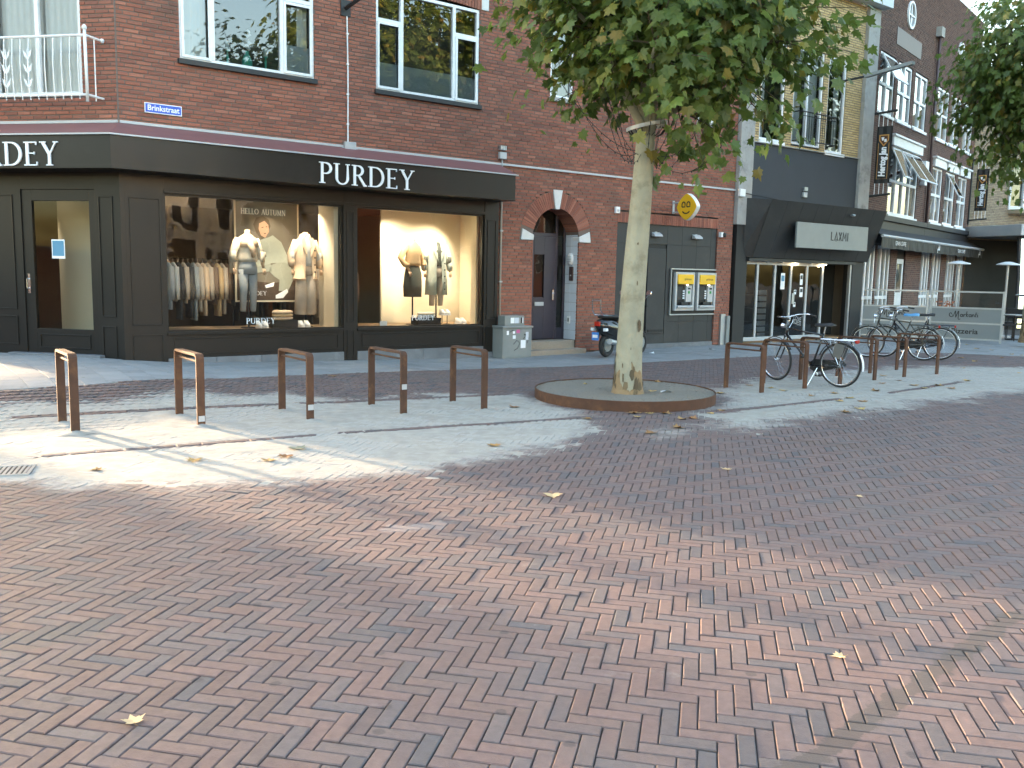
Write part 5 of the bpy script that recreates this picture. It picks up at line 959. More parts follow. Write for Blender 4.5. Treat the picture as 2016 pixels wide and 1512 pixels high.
def chair(x, y, rz, lab):
    t = thing('terrace_chair', lab, 'chair', (x, y, 0), rz, 'dark terrace chairs'); MB().box(-.22,.22,-.22,.22,.43,.47).build('seat', X['black_matt'], t, bevel=.01)
    b = MB(); b.box(-.22,.22,.19,.22,.6,.9); b.build('backrest', X['black_matt'], t, bevel=.01)
    for a in (-.2,.2):
        for c in (-.2,.2): b = MB(); b.tube([(a,c,0),(a,c,.9 if c > 0 else .43)], .014, 6); b.build('leg', X['black_matt'], t)
def table(x, y, lab):
    t = thing('terrace_table', lab, 'table', (x, y, 0), .3, 'terrace tables'); MB().box(-.35,.35,-.35,.35,.72,.75).build('top', X['concrete'], t, bevel=.006); b = MB(); b.ell([(0,0,0,.22,.22),(0,0,.03,.2,.2),(0,0,.05,.035,.035),(0,0,.72,.035,.035)], 12); b.build('pedestal', X['black_matt'], t)
for k, (x, y, rz) in enumerate(((13.2,26.2,.4),(14.1,26.9,2.0),(14.3,25.6,1.2),(15.0,26.4,-.6),(12.4,27.2,.3),(15.4,27.6,2.6))): chair(x, y, rz, ('dark terrace chair behind the pizzeria panel','dark terrace chair left of the far patio heater','dark terrace chair beside the small plane trunk','dark terrace chair facing the grey table','dark terrace chair behind the middle screen post','dark terrace chair at the far right of the terrace')[k])
table(13.7, 26.5, 'grey topped terrace table behind the screen end'); table(14.7, 25.9, 'grey topped terrace table next to the right tree trunk')
t = thing('wicker_planter', 'planter with orange flowers behind the terrace screen', 'planter', (13.0, 26.6, 0), 0); b = MB(); b.ell([(0,0,0,.2,.2),(0,0,.7,.26,.26)], 12); b.build('pot', X['door_wood'], t); X['orange'] = mat('orange_petal', (.45,.15,.06), .7, piece=.2); b = MB()
for k in range(60): a, r_, z = random.uniform(0,6.28), random.uniform(0,.28), random.uniform(.68,1.05); c_, s_ = math.cos(a), math.sin(a); b.add([(r_*c_,r_*s_,z),(r_*c_+.07,r_*s_+.02,z+.03),(r_*c_+.04,r_*s_+.08,z+.06)], [(0,1,2)])
b.build('flowers', X['orange'], t)
# ------------------------------------------------------------------ cycle stands of weathering steel
def band(yz, w, th):
    """flat bar of width w (x) bent along a path in y,z"""
    b = MB(); n = len(yz); I = []; O = []
    for i, p in enumerate(yz):
        q0 = yz[max(i-1,0)]; q1 = yz[min(i+1,n-1)]; dy, dz = q1[0]-q0[0], q1[1]-q0[1]; l = math.hypot(dy, dz); ny, nz = -dz/l*th/2, dy/l*th/2
        O.append((p[0]+ny, p[1]+nz)); I.append((p[0]-ny, p[1]-nz))
    rings = [[(-w/2, *O[i]), (w/2, *O[i]), (w/2, *I[i]), (-w/2, *I[i])] for i in range(n)]; return b.ring(rings)
def rack(s, o0, o1, h, lab, stick=False):
    x, y = fw(s, (o0+o1)/2); L = abs(o1-o0); t = thing('cycle_stand', lab, 'cycle stand', (x, y, float(gz(x, y))), A1 + random.gauss(0, .012), 'rusty steel cycle stands'); r = .045; c = -L/2
    path = [(c,-.05),(c,.3),(c,h-r-.0125)] + [(c+r-r*math.cos(R(a)), h-.0125-r+r*math.sin(R(a))) for a in (22,45,68,90)] + [(-c-r+r*math.sin(R(a)), h-.0125-r+r*math.cos(R(a))) for a in (0,22,45,68,90)] + [(-c,.3),(-c,-.05)]
    band(path, .082, .028).build('frame', X['rust'], t, bevel=.003); b = MB(); b.tube([(0,c+.01,h-.085),(0,-c-.01,h-.085)], .012, 6); b.build('cross_rod', X['rust'], t)
    if stick: MB().box(-.03,.035,c-.017,c-.014,stick,stick+.06).build('sticker', X['pale_metal'], t)
    for e in (-1, 1):
        m = MB(); n = 12; m.v = [(0,-c*e,.03)] + [(.17*math.cos(2*math.pi*i/n)*random.uniform(.7,1.2), -c*e+.15*math.sin(2*math.pi*i/n)*random.uniform(.7,1.2), -.004) for i in range(n)]; m.f = [(0,1+i,1+(i+1) % n) for i in range(n)]
        if s < -4: mo_ = m.build('sand_mound', X['sandpile'], t, smooth=True)
RK = [(-9.53,4.32,4.97,.78,'rusty cycle stand at the far left with a sunlit top',0),(-8.37,4.4,5.17,.755,'rusty cycle stand with a sunlit top and a sticker, second from the left',.05),(-7.26,4.6,5.4,.74,'third rusty cycle stand from the left, before the poster window',.12),(-6.19,4.78,5.57,.735,'fourth rusty cycle stand from the left, before the right shop window',.3),(-5.17,5.03,5.73,.735,'rusty cycle stand nearest the left side of the tree planter',0),
      (-.7,5.7,6.36,.69,'rusty cycle stand nearest the right side of the tree planter',0),(.28,5.63,6.4,.71,'rusty cycle stand in front of the black bicycle wheel',0),(1.29,5.6,6.34,.715,'rusty cycle stand the black bicycle leans on',0),(2.35,5.6,6.29,.70,'rusty cycle stand just right of the black bicycle',0),(3.34,5.61,6.25,.69,'rusty cycle stand before the bicycle with the blue saddle',0),(4.36,5.53,6.29,.70,'rusty cycle stand farthest to the right',0)]
for a in RK: rack(*a)
# ------------------------------------------------------------------ tree planter ring, drain
cx, cy_, rr = RING
t = thing('tree_planter', 'round planter with a rusty steel rim and grey gravel around the plane tree', 'planter', (cx, cy_, 0)); n = 72; cs = [(math.cos(2*math.pi*i/n), math.sin(2*math.pi*i/n)) for i in range(n)]
b = MB(); b.ring([[(a*(rr-.012), c*(rr-.012), -.05) for a, c in cs], [(a*(rr-.012), c*(rr-.012), .132) for a, c in cs], [(a*rr, c*rr, .132) for a, c in cs], [(a*rr, c*rr, -.05) for a, c in cs]], cap=False); b.build('steel_rim', X['rust'], t)
b = MB(); rs = [.02,.2,.28,.45,.7,.95,rr-.013]; zz = [.085,.09,.115,.124,.122,.12,.117]; b.v = [(a*r_ , c*r_, z_ + random.gauss(0,.002)) for r_, z_ in zip(rs, zz) for a, c in cs]; b.f = [(i*n+j, i*n+(j+1) % n, (i+1)*n+(j+1) % n, (i+1)*n+j) for i in range(len(rs)-1) for j in range(n)]; b.build('gravel_bed', X['gravel'], t, smooth=True)
b = MB()
for k in range(2600):
    a, r_ = random.uniform(0,6.283), (rr-.03)*math.sqrt(random.random()); x, y, q = r_*math.cos(a), r_*math.sin(a), random.uniform(.004,.009)
    if r_ < .22: continue
    b.add([(x-q,y-q*.6,.118),(x+q,y-q*.7,.118),(x+q*.8,y+q,.118),(x-q*.6,y+q*.8,.118),(x,y,.122+q*.7)], [(0,1,4),(1,2,4),(2,3,4),(3,0,4)])
b.build('gravel', X['gravel'], t, kind='stuff')
t = thing('drain_grate', 'steel drain grate in the sand at the left picture edge', 'drain grate', (-4.08, 6.84, .006), R(20)); MB().box(-.24,.24,-.16,.16,-.03,.0).build('pit', X['ink'], t); b = MB(); frame = [(-.26,.26,-.18,-.155),(-.26,.26,.155,.18),(-.26,-.235,-.155,.155),(.235,.26,-.155,.155)]
for a in frame: b.box(*a, -.01, .006)
b.build('frame', X['steel'], t)
for k in range(13): MB().box(-.225+k*.036,-.205+k*.036,-.155,.155,-.01,.004).build('bar', X['steel'], t)

# ------------------------------------------------------------------ bicycles
X['bike_black'] = mat('bicycle_black', (.012,.012,.015), .25, coat=.5, var=.1); X['bike_green'] = mat('bicycle_olive', (.05,.05,.04), .35, coat=.3); X['bluesaddle'] = mat('blue_saddle_cover', (.12,.38,.68), .4, var=.5, scale=14); X['redlens'] = mat('red_lens', (.45,.02,.01), .25, coat=.4)
def bicycle(lab, x, y, head, lean, fm, style, saddle, steer=.0, tyre='rubber'):
    t = thing('bicycle', lab, 'bicycle', (x, y, float(gz(x, y))), head, 'bicycles parked at the stands'); t.rotation_euler = (lean, 0, head); rh, fh, wr = Vector((-.55,0,.345)), Vector((.56,0,.345)), .345
    def wheel(hub, nm, rot=0):
        M_ = Matrix.Translation(hub) @ Matrix.Rotation(rot, 4, 'Z'); n = 40; cir = lambda r_: [(r_*math.cos(2*math.pi*i/n), 0, r_*math.sin(2*math.pi*i/n)) for i in range(n)]
        w = MB(M_); w.tube(cir(wr-.018), .018, 8, closed=True); w = w.build(nm, X[tyre], t, smooth=True); r_ = MB(M_); r_.tube(cir(wr-.038), .011, 6, closed=True); r_.build('rim', X['chrome'], w, smooth=True)
        s = MB(M_)
        for i in range(28): a = 2*math.pi*i/28; s.tube([(.03*math.cos(a+.9*(1 if i % 2 else -1)), .02*(1 if i % 4 < 2 else -1), .03*math.sin(a+.9*(1 if i % 2 else -1))), ((wr-.04)*math.cos(a), 0, (wr-.04)*math.sin(a))], .0014, 3)
        s.tube([(0,-.045,0),(0,.045,0)], .022, 8); s.build('spokes', X['chrome'], w)
        g = MB(M_); a0, a1 = (20, 190) if nm == 'rear_wheel' else (15, 150); pts = [R(a0 + (a1-a0)*i/16) for i in range(17)]; g.ring([[((wr+.022)*math.cos(a), -.03, (wr+.022)*math.sin(a)), ((wr+.034)*math.cos(a), 0, (wr+.034)*math.sin(a)), ((wr+.022)*math.cos(a), .03, (wr+.022)*math.sin(a))] for a in pts], close=False, cap=False); o = g.build('mudguard', fm, t, smooth=True)
        if nm == 'rear_wheel': c = MB(M_); pa = [R(150+10*i) for i in range(5)]; c.ring([[((wr+.03)*math.cos(a), -.031, (wr+.03)*math.sin(a)), ((wr+.039)*math.cos(a), 0, (wr+.039)*math.sin(a)), ((wr+.03)*math.cos(a), .031, (wr+.03)*math.sin(a))] for a in pa], close=False, cap=False); c.build('mudguard_patch', X['letter'], t)
    wheel(rh, 'rear_wheel'); wheel(fh, 'front_wheel', steer)
    bb, st = Vector((-.08,0,.29)), Vector((-.27,0,.82)); ht, hb = Vector((.345,0,.90)), Vector((.375,0,.74)); f = MB(); r_ = .016
    f.tube([bb, st], r_, 8); f.tube([hb+Vector((-.02,0,.01)), bb], .018, 8); f.tube([ht, hb], .02, 8)
    if style == 'men': f.tube([st+Vector((.01,0,-.03)), ht+Vector((-.01,0,-.04))], .015, 8)
    else: f.tube([st+Vector((.07,0,-.28)), Vector((.1,0,.58)), ht+Vector((-.01,0,-.05))], .014, 8); f.tube([hb, Vector((.2,0,.45)), bb], .016, 8)
    for s_ in (-1,1): f.tube([bb+Vector((0,s_*.03,0)), rh+Vector((0,s_*.06,0))], .010, 6); f.tube([st+Vector((.015,s_*.02,-.06)), rh+Vector((0,s_*.06,0))], .008, 6)
    f.build('frame', fm, t, smooth=True)
    k = MB(); Ms = Matrix.Translation(hb) @ Matrix.Rotation(steer, 4, 'Z') @ Matrix.Translation(-hb); k.T = Ms
    for s_ in (-1,1): k.tube([hb+Vector((0,s_*.03,0)), Vector((.42,s_*.05,.62)), Vector((.52,s_*.055,.42)), fh+Vector((0,s_*.055,0))], .012, 6)
    k.tube([hb+Vector((0,-.05,0)), hb+Vector((0,.05,0))], .016, 6); k.build('fork', fm, t, smooth=True)
    h = MB(Ms); h.tube([ht, ht+Vector((-.03,0,.14))], .013, 8); tp = ht + Vector((-.03,0,.15))
    h.tube([tp+Vector((-.26,-.29,.0)), tp+Vector((-.1,-.30,.03)), tp+Vector((.04,-.22,.02)), tp+Vector((.06,-.08,0)), tp, tp+Vector((.06,.08,0)), tp+Vector((.04,.22,.02)), tp+Vector((-.1,.30,.03)), tp+Vector((-.26,.29,0))], .011, 8); hbr = h.build('handlebar', X['chrome'], t, smooth=True)
    for s_ in (-1,1): g = MB(Ms); g.tube([tp+Vector((-.28,s_*.29,0)), tp+Vector((-.15,s_*.298,.02))], .017, 8); g.build('grip', X['rubber'], hbr)
    l = MB(Ms); l.tube([ht+Vector((.06,0,.0)), ht+Vector((.12,0,.0))], [.03,.042], 10); l.build('headlamp', X['chrome'], t); c = MB(Ms); c.tube([tp+Vector((-.05,-.27,.0)), tp+Vector((.12,-.2,-.08)), tp+Vector((.14,-.06,-.3)), hb+Vector((.06,0,-.02))], .004, 5); c.build('brake_cable', X['chrome'], t)
    s = MB(); s.ring([[(x_, w_*a, .945+z_ + (.03 if abs(a) < .5 else 0)) for a in (-1,-.6,0,.6,1)] + [(x_, w_*a, .925+z_) for a in (1,0,-1)] for x_, w_, z_ in ((-.42,.10,.01),(-.36,.115,.015),(-.26,.08,0),(-.17,.035,0),(-.12,.02,-.005))]); s.build('saddle', X[saddle], t, smooth=True); p = MB(); p.tube([st, st+Vector((-.03,0,.12))], .012, 8); p.build('seat_post', X['chrome'], t)
    ca = MB(); o_ = -.055; q = [(-.60,.31),(-.62,.36),(-.56,.41),(-.1,.40),(-.01,.34),(-.02,.24),(-.12,.19),(-.5,.29)]; ca.add([(x_,o_-.012,z_) for x_, z_ in q] + [(x_,o_+.012,z_) for x_, z_ in q], [tuple(range(8)), tuple(range(15,7,-1))] + [(i,i+8,(i+1) % 8+8,(i+1) % 8) for i in range(8)]); ca.build('chain_case', X['rubber'], t)
    cr = MB(); cr.tube([bb+Vector((0,-.08,0)), bb+Vector((0,.08,0))], .015, 8); cr.tube([bb+Vector((0,-.08,0)), bb+Vector((-.05,-.09,-.16))], .009, 6); cr.tube([bb+Vector((0,.08,0)), bb+Vector((.05,.09,.16))], .009, 6); cr.build('crank', X['chrome'], t)
    for v, s_ in ((bb+Vector((-.05,-.09,-.16)),-1),(bb+Vector((.05,.09,.16)),1)): MB().box(v.x-.045,v.x+.045,min(v.y,v.y+s_*.09),max(v.y,v.y+s_*.09),v.z-.012,v.z+.012).build('pedal', X['rubber'], t)
    cm = X['chrome'] if style == 'men' and saddle == 'rubber' else fm; c = MB(); z = .74
    for s_ in (-.07,-.025,.025,.07): c.tube([(-.25,s_,z),(-.80,s_,z)], .006, 5)
    c.tube([(-.8,-.07,z),(-.8,.07,z)], .006, 5); c.tube([(-.45,-.07,z),(-.45,.07,z)], .006, 5)
    for s_ in (-1,1): c.tube([(-.72,s_*.07,z),(-.56,s_*.065,.36)], .006, 5); c.tube([(-.4,s_*.07,z),(-.55,s_*.065,.36)], .006, 5)
    c.build('luggage_carrier', cm, t); MB().box(-.835,-.8,-.04,.04,.70,.75).build('rear_light', X['redlens'], t, bevel=.006)
    ks = MB(); ks.tube([(-.2,.05,.28),(-.12,.19,.015),(-.07,.2,.012)], .009, 6); ks.build('kickstand', X['chrome'], t)
    if style == 'men' and saddle == 'rubber': cg = MB(); cg.add([(-.5,-.075,.70),(-.66,-.078,.67),(-.58,-.075,.44),(-.46,-.075,.50)], [(0,1,2,3)]); cg.add([(-.5,.075,.70),(-.66,.078,.67),(-.58,.075,.44),(-.46,.075,.50)], [(0,1,2,3)]); cg.build('coat_guard', X.setdefault('guard', mat('grey_guard', (.13,.13,.125), .6)), t)
bicycle('black bicycle with chrome carrier leaning between the rusty stands', 4.69, 13.92, R(132), R(-4), X['bike_black'], 'men', 'rubber', steer=R(-14))
bicycle('olive bicycle with a blue and white saddle parked before the terrace screen', 8.17, 18.77, R(150), R(-3), X['bike_green'], 'men', 'bluesaddle', steer=R(8))
bicycle('black step-through bicycle behind the one with the blue saddle', 8.60, 18.98, R(152), R(-4), X['bike_black'], 'lady', 'rubber', steer=R(-6))

# ------------------------------------------------------------------ scooter behind the tree
t = thing('motor_scooter', 'black motor scooter parked behind the plane tree trunk', 'scooter', (2.30, 18.34, 0), R(50)); X['scoot'] = mat('scooter_black', (.012,.012,.013), .15, coat=.6, var=.05)
for nm, hx in (('rear_wheel',-.62),('front_wheel',.66)):
    n = 28; M_ = Matrix.Translation((hx,0,.24)); w = MB(M_); w.tube([(.19*math.cos(2*math.pi*i/n),0,.19*math.sin(2*math.pi*i/n)) for i in range(n)], .05, 8, closed=True); o = w.build(nm, X['rubber'], t, smooth=True); w = MB(M_); w.tube([(0,-.04,0),(0,.04,0)], .13, 16); w.build('rim', X['grey_metal'], o)
L8 = lambda x, w, z0, z1: [(x, w*math.sin(a)*(1 if math.cos(a) > -.5 else .8), (z0+z1)/2+(z1-z0)/2*math.cos(a)) for a in [2*math.pi*k/14 for k in range(14)]]
b = MB(); b.ring([L8(-.95,.05,.60,.72), L8(-.88,.13,.48,.78), L8(-.65,.19,.38,.80), L8(-.4,.19,.30,.78), L8(-.15,.17,.25,.68), L8(-.02,.12,.24,.40)]); b.build('rear_body', X['scoot'], t, smooth=True)
b = MB(); b.ring([[(x, -w, z) , (x, w, z), (x, w, z-.06), (x, -w, z-.06)] for x, w, z in ((-.1,.17,.32),(.3,.17,.30))]); b.build('floorboard', X['rubber'], t)
b = MB(); b.ring([[(x+.05*math.cos(a), w*math.sin(a), z) for a in [2*math.pi*k/14 for k in range(14)]] for x, w, z in ((.34,.2,.26),(.36,.22,.45),(.38,.2,.75),(.42,.12,.92),(.44,.08,1.0))]); b.build('leg_shield', X['scoot'], t, smooth=True)
b = MB(); b.ring([L8(.46,.06,.42,.50), L8(.6,.09,.42,.53), L8(.8,.06,.40,.48)]); b.build('front_mudguard', X['scoot'], t, smooth=True); b = MB(); b.tube([(.44,0,.9),(.62,0,.3)], .03, 8); b.build('fork', X['steel'], t)
b = MB(); b.ring([L8(-.85,.08,.79,.84), L8(-.7,.14,.78,.87), L8(-.35,.14,.76,.86), L8(-.12,.09,.72,.80)]); b.build('seat', X['rubber'], t, smooth=True)
b = MB(); b.ring([[(.43+.07*math.cos(a), y, 1.03+.06*math.sin(a)) for a in [2*math.pi*k/10 for k in range(10)]] for y in (-.14,.14)]); b.build('handlebar_cowl', X['scoot'], t, smooth=True); b = MB(); b.tube([(.36,-.33,1.03),(.42,-.14,1.04),(.42,.14,1.04),(.36,.33,1.03)], .016, 8); b.build('handlebar', X['rubber'], t)
for s_ in (-1,1): b = MB(); b.tube([(.42,s_*.16,1.06),(.43,s_*.25,1.2),(.42,s_*.33,1.30)], .007, 6); b.tube([(.41,s_*.33,1.30),(.395,s_*.33,1.31)], [.065,.055], 12); b.build('mirror', X['chrome'], t)
b = MB()
for s_ in (-.1,.1): b.tube([(-.6,s_,.84),(-.92,s_,.86),(-1.0,s_,.95),(-1.02,s_,1.16)], .014, 6)
b.tube([(-1.02,-.1,1.16),(-1.02,.1,1.16)], .014, 6); b.tube([(-.92,-.1,.86),(-.92,.1,.86)], .009, 6); b.build('rear_rack', X['chrome'], t)
MB().box(-.985,-.93,-.06,.06,.64,.73).build('tail_light', X['redlens'], t, bevel=.01)
for s_ in (-1,1): MB().box(-.93,-.84,s_*.15-.035,s_*.15+.035,.54,.60).build('indicator', X['letter'], t, bevel=.01)
X['plate'] = mat('blue_plate', (.05,.22,.62), .4); b = MB(); b.box(-1.03,-1.02,-.08,.08,.36,.52); p_ = b.build('number_plate', X['plate'], t); MB().box(-1.034,-1.03,-.06,.06,.41,.47).build('plate_characters', X['letter'], p_); b = MB(); b.add([(-.93,-.06,.5),(-.93,.06,.5),(-1.02,.07,.36),(-1.02,-.07,.36)], [(0,1,2,3)]); b.build('plate_holder', X['rubber'], t)
b = MB(); b.tube([(-.45,-.22,.28),(-.85,-.23,.34)], [.04,.06], 10); b.build('exhaust', X['steel'], t)

# ------------------------------------------------------------------ plane trees
half = [(0,0),(.16,-.10),(.42,-.10),(.33,.06),(.60,.30),(.37,.36),(.34,.60),(.17,.55),(0,1.0)]
lv = [(0,.34)] + half + [(-x, y) for x, y in half[-2:0:-1]]; LV = np.array([(x, y-.05, -.28*abs(x) - .12*y*y + random.uniform(-.02,.02)) for x, y in lv]); LF = [(0, 1+i, 1+(i+1) % (len(lv)-1)) for i in range(len(lv)-1)]
TZ = [(1.52,11.47,.08,.22),(1.52,11.47,.2,.19),(1.515,11.47,.61,.168),(1.53,11.47,1.27,.162),(1.56,11.47,1.93,.152),(1.60,11.47,2.57,.136),(1.63,11.47,3.21,.124),(1.64,11.47,3.6,.12),(1.66,11.47,4.2,.105),(1.70,11.47,5.0,.085),(1.72,11.47,5.9,.05)]
BX, BY = 1.52, 11.47
def P_(x, y, D):
    d = CM.T @ np.array([(x-1008)/1733.8, (y-756)/1733.8, 1]); return np.array([0,0,CAM_H]) + d*(D/d[1])
rt = random.Random(11); limbs = []; twigs = []
crown_c = np.array([2.05-BX, 0, 5.35]); tips = []
for k in range(13):
    z = 3.55 + .16*k; a = k*2.4 + rt.uniform(-.3,.3); e = rt.uniform(.15,.65); L = rt.uniform(1.1,1.75); p = np.array([.11+.01*k, 0, z]); pts = [p]
    for j in range(4): e += rt.uniform(-.1,.2); p = p + L/4*np.array([math.cos(a)*math.cos(e), math.sin(a)*math.cos(e), math.sin(e)]); a += rt.uniform(-.2,.2); pts.append(p)
    limbs.append((pts, [.05,.042,.034,.026,.015]))
    for j in (1,2,3,4):
        for _ in range(3):
            a2 = a + rt.uniform(-1.4,1.4); e2 = rt.uniform(-.5,.9); l2 = rt.uniform(.5,.95); q = pts[j]; d = np.array([math.cos(a2)*math.cos(e2), math.sin(a2)*math.cos(e2), math.sin(e2)]); mid = q + d*l2*.5 + np.array([0,0,.05]); twigs.append([q, mid, q + d*l2]); tips += [mid, q + d*l2]
clumps = list(tips)
for _ in range(185):                                               # fill the crown's volume, denser towards the shell
    while True:
        v = np.array([rt.uniform(-1,1) for _ in range(3)]); r_ = np.linalg.norm(v)
        if .35 < r_ < 1: break
    q = crown_c + v*np.array([1.85,1.8,1.5])
    if q[2] > 3.95 + .25*math.sin(q[0]*3+q[1]*2): clumps.append(q)
low = [(1015,66),(1050,100),(1085,60),(1110,140),(1165,110),(1195,165),(1240,185),(1250,130),(1300,215),(1330,265),(1350,300),(1325,330),(1385,338),(1392,300),(1410,240),(1450,215),(1500,215),(1530,270),(1560,262),(1548,225),(1600,180),(1590,140),(1640,125),(1665,70),(1685,120),(1690,30),(1470,150),(1430,120),(1370,190),(1290,80),(1150,40),(1330,60),(1400,60),(1560,70),(1610,30),(1510,110),(1380,130),(1210,70)]
for x, y in low: D = 11.47 + rt.uniform(-1.5,.5); q = P_(x, y, D); clumps.append(q - np.array([BX, BY, 0])); 
for x, y in low: twigs.append([np.array([.2,0,4.3]) + rt.uniform(0,1)*np.array([.4,0,.3]), (P_(x, y-60, 11.2) - np.array([BX,BY,0]))*.75 + np.array([.05,0,1.05]), P_(x, y-15, 11.1) - np.array([BX,BY,0])])
lows = [P_(x, y, 11.2) - np.array([BX,BY,0]) for x, y in low]
Lp = []; Ln = []
for ci, q in enumerate(clumps):
    n = 10 if ci >= len(clumps) - len(low) else 15; sp = .16 if n == 10 else .27
    for _ in range(n):
        p = q + np.array([rt.gauss(0,sp), rt.gauss(0,sp), rt.gauss(0,sp*.8)]); out = (p - crown_c); out[2] *= .6; out /= np.linalg.norm(out) + 1e-6
        nv = out*.8 + np.array([rt.gauss(0,.45), rt.gauss(0,.45), .75 + rt.gauss(0,.3)]); Lp.append(p); Ln.append((nv/np.linalg.norm(nv), rt.uniform(0,6.28), rt.uniform(.085,.195)))
def leaf_mat(nv, roll, sc):
    z = nv; ax_ = np.array([0,0,-1.0]) + .9*np.array([math.cos(roll), math.sin(roll), 0]); yv = ax_ - z*(ax_ @ z); yv /= np.linalg.norm(yv); xv = np.cross(yv, z); return np.array([xv, yv, z]).T * sc
cand = sorted(range(len(Lp)), key=lambda i: Lp[i][1] + (0 if -100 < px(Lp[i][0]+BX, Lp[i][1]+BY, Lp[i][2])[1] < 1512 else 50))
solo = set(cand[:300]); lm = MB(); lm.v = [tuple(v) for v in LV]; lm.f = LF; leaf_me = lm.mesh('leaf', X['leaf'])
big = MB(); Vs = []; k = 0; nv_ = len(LV)
for i in range(len(Lp)):
    if i in solo: continue
    Vs.append((leaf_mat(*Ln[i]) @ LV.T).T + Lp[i]); big.f += [tuple(j + k for j in f) for f in LF]; k += nv_
big.v = [tuple(v) for v in np.concatenate(Vs)]
def make_tree(lab, loc, rz, sc, solo_leaves=False, crown_me=None):
    t = thing('plane_tree', lab, 'tree', loc, rz, 'plane trees along the street'); t.scale = sc; return t
tree = make_tree('plane tree with pale flaking trunk in the round steel planter', (BX, BY, 0), 0, (1,1,1))
b = MB(); n = 20; rg = []
for x, y, z, r_ in TZ: rg.append([(x-BX+r_*(1+.05*math.sin(3*a+z)+.03*math.sin(5*a+2*z))*math.cos(a), r_*(1+.05*math.sin(3*a+z))*math.sin(a), z) for a in [2*math.pi*i/n for i in range(n)]])
b.ring(rg); tr_o = b.build('trunk', X['bark'], tree, smooth=True); sb = tr_o.modifiers.new('s', 'SUBSURF'); sb.levels = 1; sb.render_levels = 1
b = MB(); n = 26; b.ring([[(r_*(1.012+.01*math.sin(9*a))*math.cos(a), r_*(1.012+.01*math.sin(9*a))*math.sin(a), z + (.07*math.sin(3*a)+.05*math.sin(7*a) if z > .4 else 0)) for a in [2*math.pi*i/n for i in range(n)]] for z, r_ in ((.085,.228),(.14,.208),(.2,.194),(.3,.184),(.45,.176))], cap=False); b.build('raw_lower_bark', X['bark_raw'], tree, smooth=True)
for k in range(46):
    a, z = rt.uniform(0,6.28), .1 + abs(rt.gauss(0,.45)) if k < 34 else rt.uniform(.2,3.3); r_ = np.interp(z, [q[2] for q in TZ], [q[3] for q in TZ])*1.035 + .004; cx_ = np.interp(z, [q[2] for q in TZ], [q[0]-BX for q in TZ]); h = rt.uniform(.02,.11) if k < 34 else rt.uniform(.01,.035); w = h*rt.uniform(.25,.5)/r_; n = 9
    bo = [(w*math.cos(2*math.pi*i/n)*rt.uniform(.6,1.2), h*math.sin(2*math.pi*i/n)*rt.uniform(.6,1.2)) for i in range(n)]; b = MB(); b.v = [(cx_+(r_+.003)*math.cos(a), (r_+.003)*math.sin(a), z)] + [(cx_+r_*math.cos(a+u), r_*math.sin(a+u), z+v) for u, v in bo]; b.f = [(0,1+i,1+(i+1) % n) for i in range(n)]; b.build('bark_flake', X['bark_flake'], tree)
b = MB()
for pts, rs in limbs: b.tube(pts, rs, 7)
b.tube([(.10,0,3.2),(.05,-.1,3.5),(-.25,-.2,4.0),(-.5,-.3,4.6)], [.05,.06,.045,.02], 8); b.build('limbs', X['bark'], tree, smooth=True)
b = MB()
for pts in twigs: b.tube(pts, [.012,.008,.003], 4)
b.build('twigs', X['twig'], tree, kind='stuff'); big.build('crown', X['leaf'], tree, kind='stuff'); crown_data = None
trees = []
for lab, loc, rz, sc in (('plane tree on the terrace with its crown across the upper right corner', (13.5,23.1,0), R(140), (.98,.98,1.36)), ('plane tree across the street mirrored in the upper windows', (*fw(2.7,14.5),0), R(60), (1.35,1.35,1.7)), ('second plane tree across the street mirrored in the right upper window', (*fw(6.9,14.5),0), R(200), (1.5,1.5,1.7))):
    c = copy_tree(tree); c['label'] = lab; c.location = loc; c.rotation_euler = (0,0,rz); c.scale = sc; trees.append(c)
for i in solo:
    o = bpy.data.objects.new('leaf', leaf_me); C.objects.link(o); o.parent = tree; m_ = leaf_mat(*Ln[i]); o.matrix_local = Matrix([[*m_[r_], Lp[i][r_]] for r_ in range(3)] + [[0,0,0,1]])
# string lights hung in the tree and the hoop that carries them
t = thing('string_lights', 'loops of dark string lights hanging from a hoop on the plane tree', 'string lights', (1.64, 11.47, 3.5)); n = 24
b = MB(); b.ring([[(q*math.cos(2*math.pi*i/n), q*math.sin(2*math.pi*i/n), z+.05*math.cos(2*math.pi*i/n)) for i in range(n)] for q, z in ((.25,0),(.25,.045),(.258,.045),(.258,0))], cap=False); b.build('hoop', X['pale_metal'], t)
for k in range(16): a = 2*math.pi*k/16; b = MB(); b.tube([(.25*math.cos(a),.25*math.sin(a),0),(.2*math.cos(a),.2*math.sin(a),-.07),(.13*math.cos(a),.13*math.sin(a),-.1)], .006, 4); b.build('prong', X['ink'], t)
for k in range(15):
    a = k*.419 + rt.uniform(-.1,.1); L = rt.uniform(.5,1.6); zt = rt.uniform(.6,1.4); e_p = np.array([L*math.cos(a), L*math.sin(a)*.8, zt]); s_p = np.array([.12*math.cos(a), .12*math.sin(a), -.35+rt.uniform(-.1,.1)]); sag = rt.uniform(.3,.8); pts = []
    for i in range(13): u = i/12; p = s_p*(1-u) + e_p*u; p[2] -= sag*4*u*(1-u)*(1-u*.5); pts.append(p)
    b = MB(); b.tube(pts, .004, 4)
    for p in pts[1:-1]: b.ell([(p[0],p[1],p[2]-.022,.006,.006),(p[0],p[1],p[2],.008,.008)], 5)
    b.build('light_string', X['ink'], t)

